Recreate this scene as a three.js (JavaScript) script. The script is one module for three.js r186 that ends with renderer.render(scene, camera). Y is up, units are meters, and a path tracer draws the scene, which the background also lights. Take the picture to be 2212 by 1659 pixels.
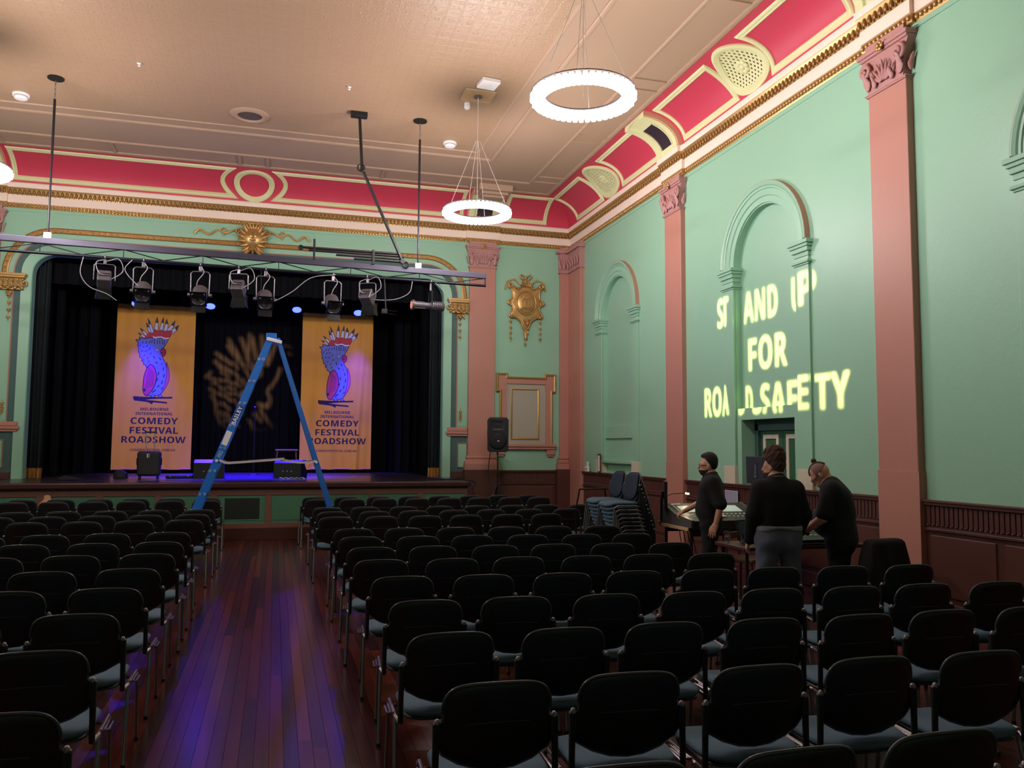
import * as THREE from 'three';
import { mergeGeometries, mergeVertices, toCreasedNormals } from 'three/addons/utils/BufferGeometryUtils.js';
import { RoundedBoxGeometry } from 'three/addons/geometries/RoundedBoxGeometry.js';
import { RectAreaLightUniformsLib } from 'three/addons/lights/RectAreaLightUniformsLib.js';
RectAreaLightUniformsLib.init();

// ---------- camera, light, exposure ----------
const scene = new THREE.Scene();
scene.background = new THREE.Color(0x000000);
const camera = new THREE.PerspectiveCamera(50.291, 2212 / 1659, 0.05, 80);
camera.position.set(0, 1.75, 0);
camera.rotation.set(0.0771717, -0.2804186, 0.0065765, 'YXZ');
const renderer = new THREE.WebGLRenderer({ antialias: true });
renderer.toneMapping = THREE.LinearToneMapping;
renderer.toneMappingExposure = 1.0;
renderer.shadowMap.enabled = true;
const RING_LIGHT = { color: [1.0, 0.91, 0.92], power: 240, glow: 2.6 };    // each of the eight arcs of a ring chandelier
const RING_SPOTS = [[3.03, 5.52, -12.63], [3.03, 5.44, -7.87], [-4.19, 5.52, -12.63], [-4.19, 5.44, -7.87]];
const BLUE = { color: [0.03, 0.012, 1.0], power: 110, floorPower: 900 };
const TEXT_BEAM = { color: [1.0, 0.82, 0.24], power: 560 };
const BIRD_BEAM = { color: [1.0, 0.5, 0.2], power: 2200 };

// ---------- the room's measurements (metres; the camera stands at x = 0, z = 0) ----------
const WX = 6.7, LX = -7.86, BZ = -18.21, RZ = 5.5, XC = -0.58, CEIL = 7.5;   // right wall, left wall, stage wall, rear wall, middle, ceiling
const STAGE_Y = 1.07;

// ---------- helpers ----------
let seed = 7;
const rnd = () => { seed = (seed + 0x6d2b79f5) | 0; let t = Math.imul(seed ^ (seed >>> 15), 1 | seed); t = (t + Math.imul(t ^ (t >>> 7), 61 | t)) ^ t; return ((t ^ (t >>> 14)) >>> 0) / 4294967296; };
const rr = (a, b) => a + (b - a) * rnd();
const V = (x, y, z) => new THREE.Vector3(x, y, z);
const PI = Math.PI, sin = Math.sin, cos = Math.cos, lerp = (a, b, t) => a + (b - a) * t;
const range = (n) => [...Array(n).keys()];
function tidy(g) {
  if (!g.index) g.setIndex(range(g.attributes.position.count));
  if (!g.attributes.normal) g.computeVertexNormals();
  if (!g.attributes.uv) g.setAttribute('uv', new THREE.BufferAttribute(new Float32Array(g.attributes.position.count * 2), 2));
  for (const k of Object.keys(g.attributes)) if (!['position', 'normal', 'uv'].includes(k)) g.deleteAttribute(k);
  g.clearGroups();
  return g;
}
const merge = (list) => { const a = list.flat(9).filter(Boolean).map(tidy); return a.length === 1 ? a[0] : mergeGeometries(a); };
function box(w, h, d, x = 0, y = 0, z = 0, r = 0) { return tidy((r ? new RoundedBoxGeometry(w, h, d, 2, r) : new THREE.BoxGeometry(w, h, d)).translate(x, y, z)); }
const span = (x0, x1, y0, y1, z0, z1, r = 0) => box(x1 - x0, y1 - y0, z1 - z0, (x0 + x1) / 2, (y0 + y1) / 2, (z0 + z1) / 2, r);
const vec = (a) => (a.isVector3 ? a.clone() : V(...a));
function rod(a, b, r, r2 = r, seg = 8, open = false) {
  a = vec(a); b = vec(b); const d = b.clone().sub(a), l = d.length();
  const g = new THREE.CylinderGeometry(r2, r, l, seg, 1, open).translate(0, l / 2, 0);
  g.applyQuaternion(new THREE.Quaternion().setFromUnitVectors(V(0, 1, 0), d.normalize())).translate(a.x, a.y, a.z);
  return tidy(g);
}
function tube(pts, r, seg = 20, rad = 6, closed = false) { return tidy(new THREE.TubeGeometry(new THREE.CatmullRomCurve3(pts.map(vec), closed, 'catmullrom', 0.5), seg, r, rad, closed)); }
function pipe(pts, r, rad = 6) { return merge(pts.slice(1).map((p, i) => rod(pts[i], p, r, r, rad)).concat(pts.slice(1, -1).map((p) => ball(r, ...vec(p).toArray(), 1, 1, 1, rad, 4)))); }
function ball(r, x = 0, y = 0, z = 0, sx = 1, sy = 1, sz = 1, a = 12, b = 8) { return tidy(new THREE.SphereGeometry(r, a, b).scale(sx, sy, sz).translate(x, y, z)); }
const lathe = (pts, seg = 20) => tidy(new THREE.LatheGeometry(pts.map(([x, y]) => new THREE.Vector2(x, y)), seg));
const cyl = (r, h, x, y, z, r2 = r, seg = 20) => tidy(new THREE.CylinderGeometry(r2, r, h, seg).translate(x, y, z));
function poly(pts) { const s = new THREE.Shape(); pts.forEach(([x, y], i) => (i ? s.lineTo(x, y) : s.moveTo(x, y))); s.closePath(); return s; }
function ext(shape, depth, bevel = 0, seg = 12) {
  return tidy(new THREE.ExtrudeGeometry(shape, { depth, bevelEnabled: bevel > 0, bevelThickness: bevel, bevelSize: bevel, bevelSegments: 2, curveSegments: seg }));
}
const move = (g, x, y, z, ry = 0, rx = 0, rz = 0) => { if (rz) g.rotateZ(rz); if (rx) g.rotateX(rx); if (ry) g.rotateY(ry); return g.translate(x, y, z); };
// A profile [(sideways, outwards)] carried along a path; normals say which way is outwards.
function sweep(pts, nrm, profile, closed = false, crease = 0.6) {
  pts = pts.map(vec); const n = pts.length, N = pts.map((_, i) => vec(Array.isArray(nrm[0]) || nrm[0]?.isVector3 ? nrm[i] : nrm));
  const rings = pts.map((p, i) => {
    const d1 = i || closed ? p.clone().sub(pts[(i - 1 + n) % n]).normalize() : null, d2 = i < n - 1 || closed ? pts[(i + 1) % n].clone().sub(p).normalize() : null;
    const b1 = d1 && N[i].clone().cross(d1).normalize(), b2 = d2 && N[i].clone().cross(d2).normalize();
    let b = b1 && b2 ? b1.clone().add(b2).normalize() : (b1 || b2).clone();
    if (b1) b.divideScalar(Math.max(0.35, b.dot(b1)));
    return profile.map(([u, v]) => p.clone().addScaledVector(b, u).addScaledVector(N[i], v));
  });
  const m = profile.length, pos = [], idx = [], uv = [];
  let run = 0;
  rings.forEach((r, i) => { if (i) run += pts[i].distanceTo(pts[i - 1]); r.forEach((p, j) => { pos.push(p.x, p.y, p.z); uv.push(run, j / m); }); });
  for (let i = 0; i < (closed ? n : n - 1); i++) for (let j = 0; j < m - 1; j++) { const a = i * m + j, b = ((i + 1) % n) * m + j; idx.push(a, a + 1, b, b, a + 1, b + 1); }
  if (!closed) for (const e of [0, n - 1]) for (let j = 1; j < m - 1; j++) e ? idx.push(e * m, e * m + j + 1, e * m + j) : idx.push(0, j, j + 1);
  const g = new THREE.BufferGeometry();
  g.setAttribute('position', new THREE.Float32BufferAttribute(pos, 3)); g.setAttribute('uv', new THREE.Float32BufferAttribute(uv, 2)); g.setIndex(idx);
  return tidy(toCreasedNormals(g, crease));
}
// A rounded cushion or shell: outline [(x, y)] filled with rings, thick in the middle, rounded at the rim; shape(x, y, z) bends it.
function pad(outline, thick, shape = (x, y, z) => [x, y, z], rimPow = 5, rings = 5) {
  const n = outline.length, c = outline.reduce((s, p) => [s[0] + p[0] / n, s[1] + p[1] / n], [0, 0]), pos = [], idx = [];
  const ts = []; for (let i = 1; i <= rings; i++) ts.push(1 - Math.pow(1 - i / rings, 1.8));
  const ring = (t, s) => outline.forEach(([x, y]) => { const h = s * thick * 0.5 * Math.pow(Math.max(0, 1 - Math.pow(t, rimPow)), 0.5); pos.push(...shape(c[0] + (x - c[0]) * t, c[1] + (y - c[1]) * t, h)); });
  pos.push(...shape(c[0], c[1], thick / 2)); ts.forEach((t) => ring(t, 1)); [...ts].reverse().slice(1).forEach((t) => ring(t, -1)); pos.push(...shape(c[0], c[1], -thick / 2));
  const rows = ts.length * 2 - 1, last = 1 + rows * n;
  for (let i = 0; i < n; i++) { const j = (i + 1) % n; idx.push(0, 1 + i, 1 + j); idx.push(last, last - n + j, last - n + i); }
  for (let r = 0; r < rows - 1; r++) for (let i = 0; i < n; i++) { const j = (i + 1) % n, a = 1 + r * n; idx.push(a + i, a + n + i, a + j, a + j, a + n + i, a + n + j); }
  const g = new THREE.BufferGeometry(); g.setAttribute('position', new THREE.Float32BufferAttribute(pos, 3)); g.setIndex(idx); g.computeVertexNormals();
  return tidy(g);
}
// Smooth skin of a field (negative inside): naive surface nets.
function skin(f, lo, hi, cell) {
  const nx = Math.ceil((hi[0] - lo[0]) / cell) + 1, ny = Math.ceil((hi[1] - lo[1]) / cell) + 1, nz = Math.ceil((hi[2] - lo[2]) / cell) + 1, F = new Float32Array(nx * ny * nz);
  const at = (i, j, k) => i + nx * (j + ny * k);
  for (let k = 0; k < nz; k++) for (let j = 0; j < ny; j++) for (let i = 0; i < nx; i++) F[at(i, j, k)] = f(lo[0] + i * cell, lo[1] + j * cell, lo[2] + k * cell);
  const id = new Int32Array(nx * ny * nz).fill(-1), pos = [], idx = [];
  for (let k = 0; k < nz - 1; k++) for (let j = 0; j < ny - 1; j++) for (let i = 0; i < nx - 1; i++) {
    let n = 0, x = 0, y = 0, z = 0, m = 0; const v = [];
    for (let c = 0; c < 8; c++) { v[c] = F[at(i + (c & 1), j + ((c >> 1) & 1), k + (c >> 2))]; if (v[c] < 0) m++; }
    if (m === 0 || m === 8) continue;
    for (let a = 0; a < 8; a++) for (let d = 1; d < 8; d <<= 1) { const b = a | d; if (a & d || v[a] < 0 === v[b] < 0) continue; const t = v[a] / (v[a] - v[b]); x += (a & 1) + (d === 1 ? t : 0); y += ((a >> 1) & 1) + (d === 2 ? t : 0); z += (a >> 2) + (d === 4 ? t : 0); n++; }
    id[at(i, j, k)] = pos.length / 3; pos.push(lo[0] + (i + x / n) * cell, lo[1] + (j + y / n) * cell, lo[2] + (k + z / n) * cell);
  }
  const quad = (a, b, c, d, flip) => { if (Math.min(a, b, c, d) < 0) return; flip ? idx.push(a, c, b, a, d, c) : idx.push(a, b, c, a, c, d); };
  for (let k = 1; k < nz - 1; k++) for (let j = 1; j < ny - 1; j++) for (let i = 1; i < nx - 1; i++) {
    const s = F[at(i, j, k)] < 0;
    if (s !== F[at(i + 1, j, k)] < 0) quad(id[at(i, j - 1, k - 1)], id[at(i, j, k - 1)], id[at(i, j, k)], id[at(i, j - 1, k)], !s);
    if (s !== F[at(i, j + 1, k)] < 0) quad(id[at(i - 1, j, k - 1)], id[at(i - 1, j, k)], id[at(i, j, k)], id[at(i, j, k - 1)], !s);
    if (s !== F[at(i, j, k + 1)] < 0) quad(id[at(i - 1, j - 1, k)], id[at(i, j - 1, k)], id[at(i, j, k)], id[at(i - 1, j, k)], !s);
  }
  const g = new THREE.BufferGeometry(); g.setAttribute('position', new THREE.Float32BufferAttribute(pos, 3)); g.setIndex(idx); g.computeVertexNormals();
  return tidy(g);
}
const used = new Map();
function numbered(name) { const n = used.get(name) ?? 0; used.set(name, n + 1); return n ? `${name}_${String(n).padStart(3, '0')}` : name; }
function tag(o, label, category, group) { o.userData = { label, category }; if (group) o.userData.group = group; return o; }
function mesh(name, geo, mat, parent = scene) {
  const o = new THREE.Mesh(Array.isArray(geo) ? merge(geo) : tidy(geo), mat);
  o.name = parent === scene ? numbered(name) : name; o.castShadow = o.receiveShadow = true; parent.add(o);
  return o;
}
const stuff = (o) => { o.userData.kind = 'stuff'; return o; };
function struct(name, geo, mat) { const o = mesh(name, geo, mat); o.userData.kind = 'structure'; return o; }
function structGroup(name) { const o = new THREE.Group(); o.name = numbered(name); o.userData.kind = 'structure'; scene.add(o); return o; }
function thing(name, label, category, [x, y, z] = [0, 0, 0], turn = 0, group) {
  const o = new THREE.Group(); o.name = numbered(name); o.position.set(x, y, z); o.rotation.y = turn; scene.add(o);
  return tag(o, label, category, group);
}
function copy(src, [x, y, z], turn, label) { const o = src.clone(); o.name = numbered(src.name.replace(/_\d{3}$/, '')); o.position.set(x, y, z); o.rotation.y = turn; o.userData = { ...src.userData }; if (label) o.userData.label = label; scene.add(o); return o; }
const shade = (l) => { l.castShadow = true; return l; };

// ---------- materials ----------
const std = (color, roughness = 0.7, more = {}) => new THREE.MeshStandardMaterial({ color, roughness, side: THREE.DoubleSide, ...more });
const phys = (color, roughness = 0.7, more = {}) => new THREE.MeshPhysicalMaterial({ color, roughness, side: THREE.DoubleSide, ...more });
function canvasTex(w, h, draw, srgb = true) {
  const c = document.createElement('canvas'); c.width = w; c.height = h; draw(c.getContext('2d'), w, h);
  const t = new THREE.CanvasTexture(c); if (srgb) t.colorSpace = THREE.SRGBColorSpace; t.wrapS = t.wrapT = THREE.RepeatWrapping; return t;
}
function noiseTex(n, octaves, contrast, base = 0.5, stretch = 1) {
  const lat = (s) => { const a = new Float32Array(s * s); for (let i = 0; i < a.length; i++) a[i] = rnd(); return a; };
  const data = new Uint8Array(n * n * 4), acc = new Float32Array(n * n);
  for (const [cells, amp] of octaves) {
    const a = lat(cells), cy = Math.max(1, Math.round(cells / stretch)), sm = (t) => t * t * (3 - 2 * t);
    for (let y = 0; y < n; y++) for (let x = 0; x < n; x++) {
      const u = (x / n) * cells, v = (y / n) * cy, i = Math.floor(u), j = Math.floor(v), fx = sm(u - i), fy = sm(v - j), g = (p, q) => a[(p % cells) + cells * (q % cy)];
      acc[y * n + x] += amp * (lerp(lerp(g(i, j), g(i + 1, j), fx), lerp(g(i, j + 1), g(i + 1, j + 1), fx), fy) - 0.5);
    }
  }
  for (let i = 0; i < n * n; i++) { const v = Math.max(0, Math.min(255, 255 * (base + contrast * acc[i]))); data.set([v, v, v, 255], i * 4); }
  const t = new THREE.DataTexture(data, n, n); t.magFilter = THREE.LinearFilter; t.minFilter = THREE.LinearMipmapLinearFilter; t.wrapS = t.wrapT = THREE.RepeatWrapping; t.needsUpdate = true; return t;
}
const plasterBump = noiseTex(256, [[8, 0.6], [32, 0.3], [128, 0.25]], 1);
const M = {
  mint: std('#92bfa3', 0.42, { bumpMap: plasterBump, bumpScale: 0.0015 }),
  mintDark: std('#76ad8a', 0.55), teal: std('#41605c', 0.55), greenDark: std('#2c5a3c', 0.5),
  terracotta: std('#b87f70', 0.45, { bumpMap: plasterBump, bumpScale: 0.0015 }), terracottaDark: std('#a8685a', 0.6),
  mauve: std('#b3817c', 0.6),
  red: std('#c83a52', 0.55), cream: std('#f3dccb', 0.6), lime: std('#d8d6a2', 0.6), plinth: std('#c9bfa8', 0.7),
  gold: std('#bd955c', 0.36, { metalness: 0.6 }), goldLeaf: std('#97703f', 0.4, { metalness: 0.55 }), goldDull: std('#b98a4a', 0.5, { metalness: 0.35 }), pinkGold: std('#a9776a', 0.55),
  ceil: std('#ae8f76', 0.6), dado: std('#553029', 0.45), dadoPanel: std('#5c362d', 0.45), stageGreen: std('#3f6e52', 0.6), stageBrown: std('#6e463a', 0.6), stageLip: std('#3d1f1c', 0.35), stageTop: phys('#2c2226', 0.35, { clearcoat: 0.3 }),
  velvet: phys(new THREE.Color().setRGB(0.009, 0.009, 0.011), 1, { specularIntensity: 0 }), velvetGrey: phys('#2a3032', 0.95, { specularIntensity: 0 }), black: std('#0b0b0d', 0.45), blackMatt: phys('#0a0a0c', 0.8, { specularIntensity: 0.3 }), blackMetal: std('#24232a', 0.38, { metalness: 0.5 }), steel: std('#8f8a90', 0.35, { metalness: 0.85 }), white: std('#e9e4e2', 0.5),
  voidBlack: phys('#020202', 1, { specularIntensity: 0 }), panelGrey: std('#a8a292', 0.6),
};
// ---------- floor: jarrah boards along the hall ----------
const grain = noiseTex(512, [[64, 0.9], [128, 0.5], [16, 0.5]], 0.55, 0.72, 12);
const boardTones = ['#5a2119', '#6a291c', '#481a16', '#74341f', '#56201c', '#3a1513', '#622519'].map((c) => phys(c, 0.27, { map: grain, clearcoat: 0.45, clearcoatRoughness: 0.2 }));
{
  const floor = struct('floor', span(LX - 0.3, WX + 0.4, -0.3, -0.016, BZ, RZ + 0.3), std('#1c0a08', 0.8));
  const W = 0.082, near = [], far = boardTones.map(() => []);
  const cols = Math.ceil((WX - LX) / W);
  for (let i = 0; i < cols; i++) {
    const x = LX + (i + 0.5) * W; let z = BZ + rr(0, 1.8);
    while (z < RZ) {
      const l = rr(1.5, 3.6), z1 = Math.min(z + l, RZ), tone = Math.floor(rnd() * boardTones.length);
      const g = new THREE.BoxGeometry(W - 0.0018, 0.016, z1 - z - 0.002), uv = g.attributes.uv, p = g.attributes.position, ou = rnd(), ov = rnd();
      for (let k = 0; k < uv.count; k++) uv.setXY(k, ou + p.getX(k) / 0.9, ov + p.getZ(k) / 4);
      g.translate(x, -0.008 + (rnd() - 0.5) * 0.0006, (z + z1) / 2);
      const inView = z1 > -15.9 && z < -3.2 && Math.abs(x + 0.03) < 1.9;
      inView ? near.push([g, tone, Math.abs(x) + Math.abs(z + 5) * 0.1]) : far[tone].push(g);
      z = z1;
    }
  }
  near.sort((a, b) => a[2] - b[2]).forEach(([g, t], i) => (i < 290 ? mesh('floorboard', g, boardTones[t], floor) : far[t].push(g)));
  far.forEach((l, t) => stuff(mesh('floorboards', l, boardTones[t], floor)));
}
// ---------- walls ----------
const ARCHES = [-15.46, -10.18, -4.9], SPRING = 4.5, RIN = 0.78, ROUT = 1.07, PILZ = [-12.82, -7.54, -2.26];
const NICHE = 0.1, DOOR = { z0: -10.84, z1: -9.53, top: 2.18 };
function archPath(zc, r, y0) { // outline in (z, y), running up one side and down the other
  const p = [[zc - r, y0]]; for (let i = 0; i <= 28; i++) { const t = PI - (i / 28) * PI; p.push([zc + r * cos(t), SPRING + r * sin(t)]); } p.push([zc + r, y0]); return p;
}
const NICHE_BOTTOM = 1.24;
{
  const rect = (z0, z1, y0, y1) => poly([[z0, y0], [z1, y0], [z1, y1], [z0, y1]]);
  const front = rect(BZ - 0.3, RZ + 0.3, 0, 7.9);
  ARCHES.forEach((zc, i) => {
    const low = i === 1 ? 0.02 : NICHE_BOTTOM;
    front.holes.push(new THREE.Path(archPath(zc, RIN, low).map(([a, b]) => new THREE.Vector2(a, b))));
  });
  const backing = rect(BZ - 0.3, RZ + 0.3, 0, 7.9);
  backing.holes.push(new THREE.Path([[DOOR.z0, 0.02], [DOOR.z1, 0.02], [DOOR.z1, DOOR.top], [DOOR.z0, DOOR.top]].map(([a, b]) => new THREE.Vector2(a, b))));
  // shapes lie in (z, y): turn so that x' = z and the depth runs outwards (+x)
  const turn = (g, x) => { g.applyMatrix4(new THREE.Matrix4().set(0, 0, 1, x, 0, 1, 0, 0, 1, 0, 0, 0, 0, 0, 0, 1)); const i = g.index.array; for (let k = 0; k < i.length; k += 3) [i[k], i[k + 1]] = [i[k + 1], i[k]]; return g; };
  const w = struct('wall_right', [turn(ext(front, NICHE), WX), turn(ext(backing, 0.26), WX + NICHE), span(WX + 0.36, WX + 0.5, 0, 7.9, BZ - 0.3, RZ + 0.3)], M.mint);
  // the low infill under the sill inside the second niche carries the door opening
  mesh('niche_infill', [span(WX + 0.005, WX + NICHE, DOOR.top, 2.35, -10.18 - RIN, -10.18 + RIN), span(WX + 0.005, WX + NICHE, 0.02, DOOR.top, -10.18 - RIN, DOOR.z0), span(WX + 0.005, WX + NICHE, 0.02, DOOR.top, DOOR.z1, -10.18 + RIN)], M.mint, w);
  // picture-rail line under the entablature
  mesh('frieze_band', span(WX - 0.012, WX + 0.02, 6.41, 6.5, BZ, RZ), M.mint, w);
  // the recessed panel and sill in the foot of the first niche
  mesh('sill', [span(WX - 0.03, WX + NICHE, 1.43, 1.49, -15.46 - RIN, -15.46 + RIN, 0.01), span(WX + 0.055, WX + NICHE, 1.95, 2.2, -15.46 - RIN, -15.46 + RIN)], M.mint, w);
}
const OPEN = { hw: 4.2, top: 5.58, r: 0.42 };
function openPath(o, y0, seg = 10) { // right foot, up, over, down the left
  const xr = XC + OPEN.hw + o, xl = XC - OPEN.hw - o, t = OPEN.top + o, r = OPEN.r + o, p = [[xr, y0]];
  for (let i = 0; i <= seg; i++) { const a = (i / seg) * PI / 2; p.push([xr - r + r * cos(a), t - r + r * sin(a)]); }
  for (let i = 0; i <= seg; i++) { const a = PI / 2 + (i / seg) * PI / 2; p.push([xl + r + r * cos(a), t - r + r * sin(a)]); }
  p.push([xl, y0]); return p;
}
{
  const s = poly([[LX - 0.3, 0], [WX + 0.3, 0], [WX + 0.3, 7.9], [LX - 0.3, 7.9]]);
  s.holes.push(new THREE.Path(openPath(0, 0.5).map(([a, b]) => new THREE.Vector2(a, b))));
  const w = struct('wall_back', ext(s, 0.3).translate(0, 0, BZ - 0.3), M.mint);
  mesh('frieze_band', span(LX, WX, 6.41, 6.5, BZ - 0.01, BZ + 0.012), M.mint, w);
}
struct('wall_left', span(LX - 0.4, LX, 0, 7.9, BZ - 0.3, RZ + 0.3), M.mint);
struct('wall_rear', span(LX - 0.4, WX + 0.4, 0, 7.9, RZ, RZ + 0.3), M.mint);

// ---------- ceiling ----------
const paperBump = canvasTex(512, 512, (c, w, h) => {
  c.fillStyle = '#777'; c.fillRect(0, 0, w, h);
  for (let i = 0; i < 8; i++) for (let j = 0; j < 8; j++) {
    const x = i * 64, y = j * 64; c.strokeStyle = '#bbb'; c.lineWidth = 3; c.strokeRect(x + 3, y + 3, 58, 58);
    for (let k = 0; k < 7; k++) { c.strokeStyle = rnd() < 0.5 ? '#eee' : '#333'; c.lineWidth = 2 + 3 * rnd(); c.beginPath(); c.arc(x + 10 + 44 * rnd(), y + 10 + 44 * rnd(), 4 + 9 * rnd(), rnd() * 6, rnd() * 6 + 2); c.stroke(); }
  }
}, false);
const COVE = { a: 0.08, w: 0.76, y: 6.97, h: 0.53 }, CE = COVE.a + COVE.w;
{
  const c = struct('ceiling', span(LX - 0.4, WX + 0.5, CEIL, CEIL + 0.3, BZ - 0.3, RZ + 0.3), M.ceil);
  const x0 = LX + 3.04, x1 = WX - 3.04, z0 = BZ + 3.04, z1 = RZ - 3.04;
  const field = new THREE.BoxGeometry(x1 - x0, 0.02, z1 - z0); { const uv = field.attributes.uv, p = field.attributes.position; for (let k = 0; k < uv.count; k++) uv.setXY(k, p.getX(k) / 1.6, p.getZ(k) / 1.6); }
  mesh('papered_field', field.translate((x0 + x1) / 2, CEIL - 0.002, (z0 + z1) / 2), std('#aa896c', 0.45, { bumpMap: paperBump, bumpScale: 0.006 }), c);
  const frame = (a, w, d) => sweep([[LX + a, CEIL, BZ + a], [WX - a, CEIL, BZ + a], [WX - a, CEIL, RZ - a], [LX + a, CEIL, RZ - a]], [0, -1, 0], [[-w / 2, 0], [-w / 2, d * 0.6], [-w / 4, d], [w / 4, d], [w / 2, d * 0.6], [w / 2, 0]], true);
  mesh('ceiling_moulding', [frame(3.04, 0.06, 0.03), frame(2.68, 0.09, 0.035)], M.ceil, c);
  mesh('ceiling_moulding', frame(1.525, 0.07, 0.03), M.ceil, c);
  mesh('ceiling_moulding', frame(CE + 0.05, 0.09, 0.03), M.ceil, c);
  // cross battens between the border line and the cove
  const batten = []; const m = (g) => batten.push(g);
  for (const z of [-16.55, -16.2, -14.1, -13.75, -11.7, -11.35, -8.95, -8.6, -6.2, -5.9, -3.6]) { m(span(WX - 1.525, WX - CE, CEIL - 0.02, CEIL, z - 0.035, z + 0.035)); m(span(LX + CE, LX + 1.525, CEIL - 0.02, CEIL, z - 0.035, z + 0.035)); }
  for (const x of [0.27, 2.6, 4.55]) for (const s of [-1, 1]) m(span(XC + s * x - 0.03, XC + s * x + 0.03, CEIL - 0.02, CEIL, BZ + CE, BZ + 1.525));
  batten.forEach((g) => mesh('ceiling_batten', g, M.ceil, c));
}
// ---------- coves and entablatures; wall k: 0 right, 1 stage wall, 2 left, 3 rear. P(k, s, a, y): s along the wall, a out from it ----------
const P = (k, s, a, y) => [V(WX - a, y, s), V(s, y, BZ + a), V(LX + a, y, s), V(s, y, RZ - a)][k];
const INW = [V(-1, 0, 0), V(0, 0, 1), V(1, 0, 0), V(0, 0, -1)];
const RUN = [[BZ, RZ], [LX, WX], [BZ, RZ], [LX, WX]];
const coveAY = (t) => [COVE.a + COVE.w * (1 - cos(t)), COVE.y + COVE.h * sin(t)];
const coveN = (k, t) => { const n = INW[k].clone().multiplyScalar(cos(t) / COVE.w).add(V(0, -sin(t) / COVE.h, 0)); return n.normalize(); };
const coveP = (k, s, t, off = 0) => { const [a, y] = coveAY(t); return P(k, s, a, y).addScaledVector(coveN(k, t), off); };
const D2R = PI / 180;
function coveStrip(k, s0, s1, t0, t1, off = 0, n = 14, mitre = false) {
  const pos = [], idx = [];
  for (let i = 0; i <= n; i++) { const t = lerp(t0, t1, i / n), [a] = coveAY(t); for (const e of [0, 1]) { const s = mitre ? (e ? RUN[k][1] - a : RUN[k][0] + a) : e ? s1 : s0; pos.push(...coveP(k, s, t, off).toArray()); } }
  for (let i = 0; i < n; i++) { const a = i * 2; idx.push(a, a + 1, a + 2, a + 2, a + 1, a + 3); }
  const g = new THREE.BufferGeometry(); g.setAttribute('position', new THREE.Float32BufferAttribute(pos, 3)); g.setIndex(idx); g.computeVertexNormals(); return tidy(g);
}
function covePanel(k, s0, s1, bite0 = 0, bite1 = 0, t0 = 10 * D2R, t1 = 75 * D2R) { // a raised moulding round a panel; a bite hollows an end
  const pts = [], nr = [], add = (s, t) => { pts.push(coveP(k, s, t)); nr.push(coveN(k, t)); }, n = 10, b = (i) => sin(PI * i / n);
  for (let i = 0; i <= n; i++) add(s0 + bite0 * b(i), lerp(t0, t1, i / n));
  for (let i = 0; i <= n; i++) add(s1 - bite1 * b(i), lerp(t1, t0, i / n));
  return sweep(pts, nr, [[-0.05, -0.01], [-0.05, 0.02], [-0.03, 0.035], [-0.01, 0.02], [0.02, 0.03], [0.045, 0.012], [0.05, -0.01]], true, 0.9);
}
const entProfile = { bead: [6.47, 6.565], fascia: [6.565, 6.73], leaf: [6.73, 6.86], cap: [6.86, 6.97] };
function entRun(k, s0, s1, push, parts, ends) { // one straight run of the entablature between s0 and s1, push: how far forward
  const [f0, f1] = RUN[k], at = (s, a) => (ends ? s : s === s0 && Math.abs(s0 - f0) < 1e-6 ? f0 + a : s === s1 && Math.abs(s1 - f1) < 1e-6 ? f1 - a : s);
  const prism = (prof) => { // closed outline in (a, y)
    const pos = [], idx = [], n = prof.length;
    for (const s of [s0, s1]) for (const [a, y] of prof) pos.push(...P(k, at(s, a + push), a + push, y).toArray());
    for (let i = 0; i < n; i++) { const j = (i + 1) % n; idx.push(i, j, n + i, n + i, j, n + j); }
    for (let i = 1; i < n - 1; i++) { idx.push(0, i, i + 1, n, n + i + 1, n + i); }
    const g = new THREE.BufferGeometry(); g.setAttribute('position', new THREE.Float32BufferAttribute(pos, 3)); g.setIndex(idx); return toCreasedNormals(g, 0.5);
  };
  const back = -0.1 - push;
  parts.cream.push(prism([[back, 6.565], [0.05, 6.565], [0.05, 6.73], [back, 6.73]]), prism([[back, 6.86], [0.12, 6.86], [0.13, 6.9], [0.13, 6.95], [0.1, 6.975], [back, 6.975]]));
  parts.gold.push(prism([[back, 6.47], [0.015, 6.47], [0.03, 6.5], [0.03, 6.565], [back, 6.565]]), prism([[back, 6.73], [0.06, 6.73], [0.07, 6.76], [0.1, 6.84], [0.115, 6.86], [back, 6.86]]));
  const L = s1 - s0, nb = Math.round(L / 0.066), nl = Math.round(L / 0.085);
  for (let i = 0; i < nb; i++) { const p = P(k, s0 + (i + 0.5) * L / nb, 0.036 + push, 6.518); parts.beads.push(ball(0.03, p.x, p.y, p.z, 1, 1.15, 1, 6, 5)); }
  for (let i = 0; i < nl; i++) { const p = P(k, s0 + (i + 0.5) * L / nl, 0.088 + push, 6.785); parts.leaves.push(ball(0.032, p.x, p.y, p.z, 0.9, 1.75, 0.9, 6, 5)); const q = P(k, s0 + (i + 0.01) * L / nl, 0.075 + push, 6.745); parts.leaves.push(ball(0.018, q.x, q.y, q.z, 0.8, 1.8, 0.8, 5, 4)); }
}
const BACKPIL = [4.5, 2 * XC - 4.5];
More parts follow.
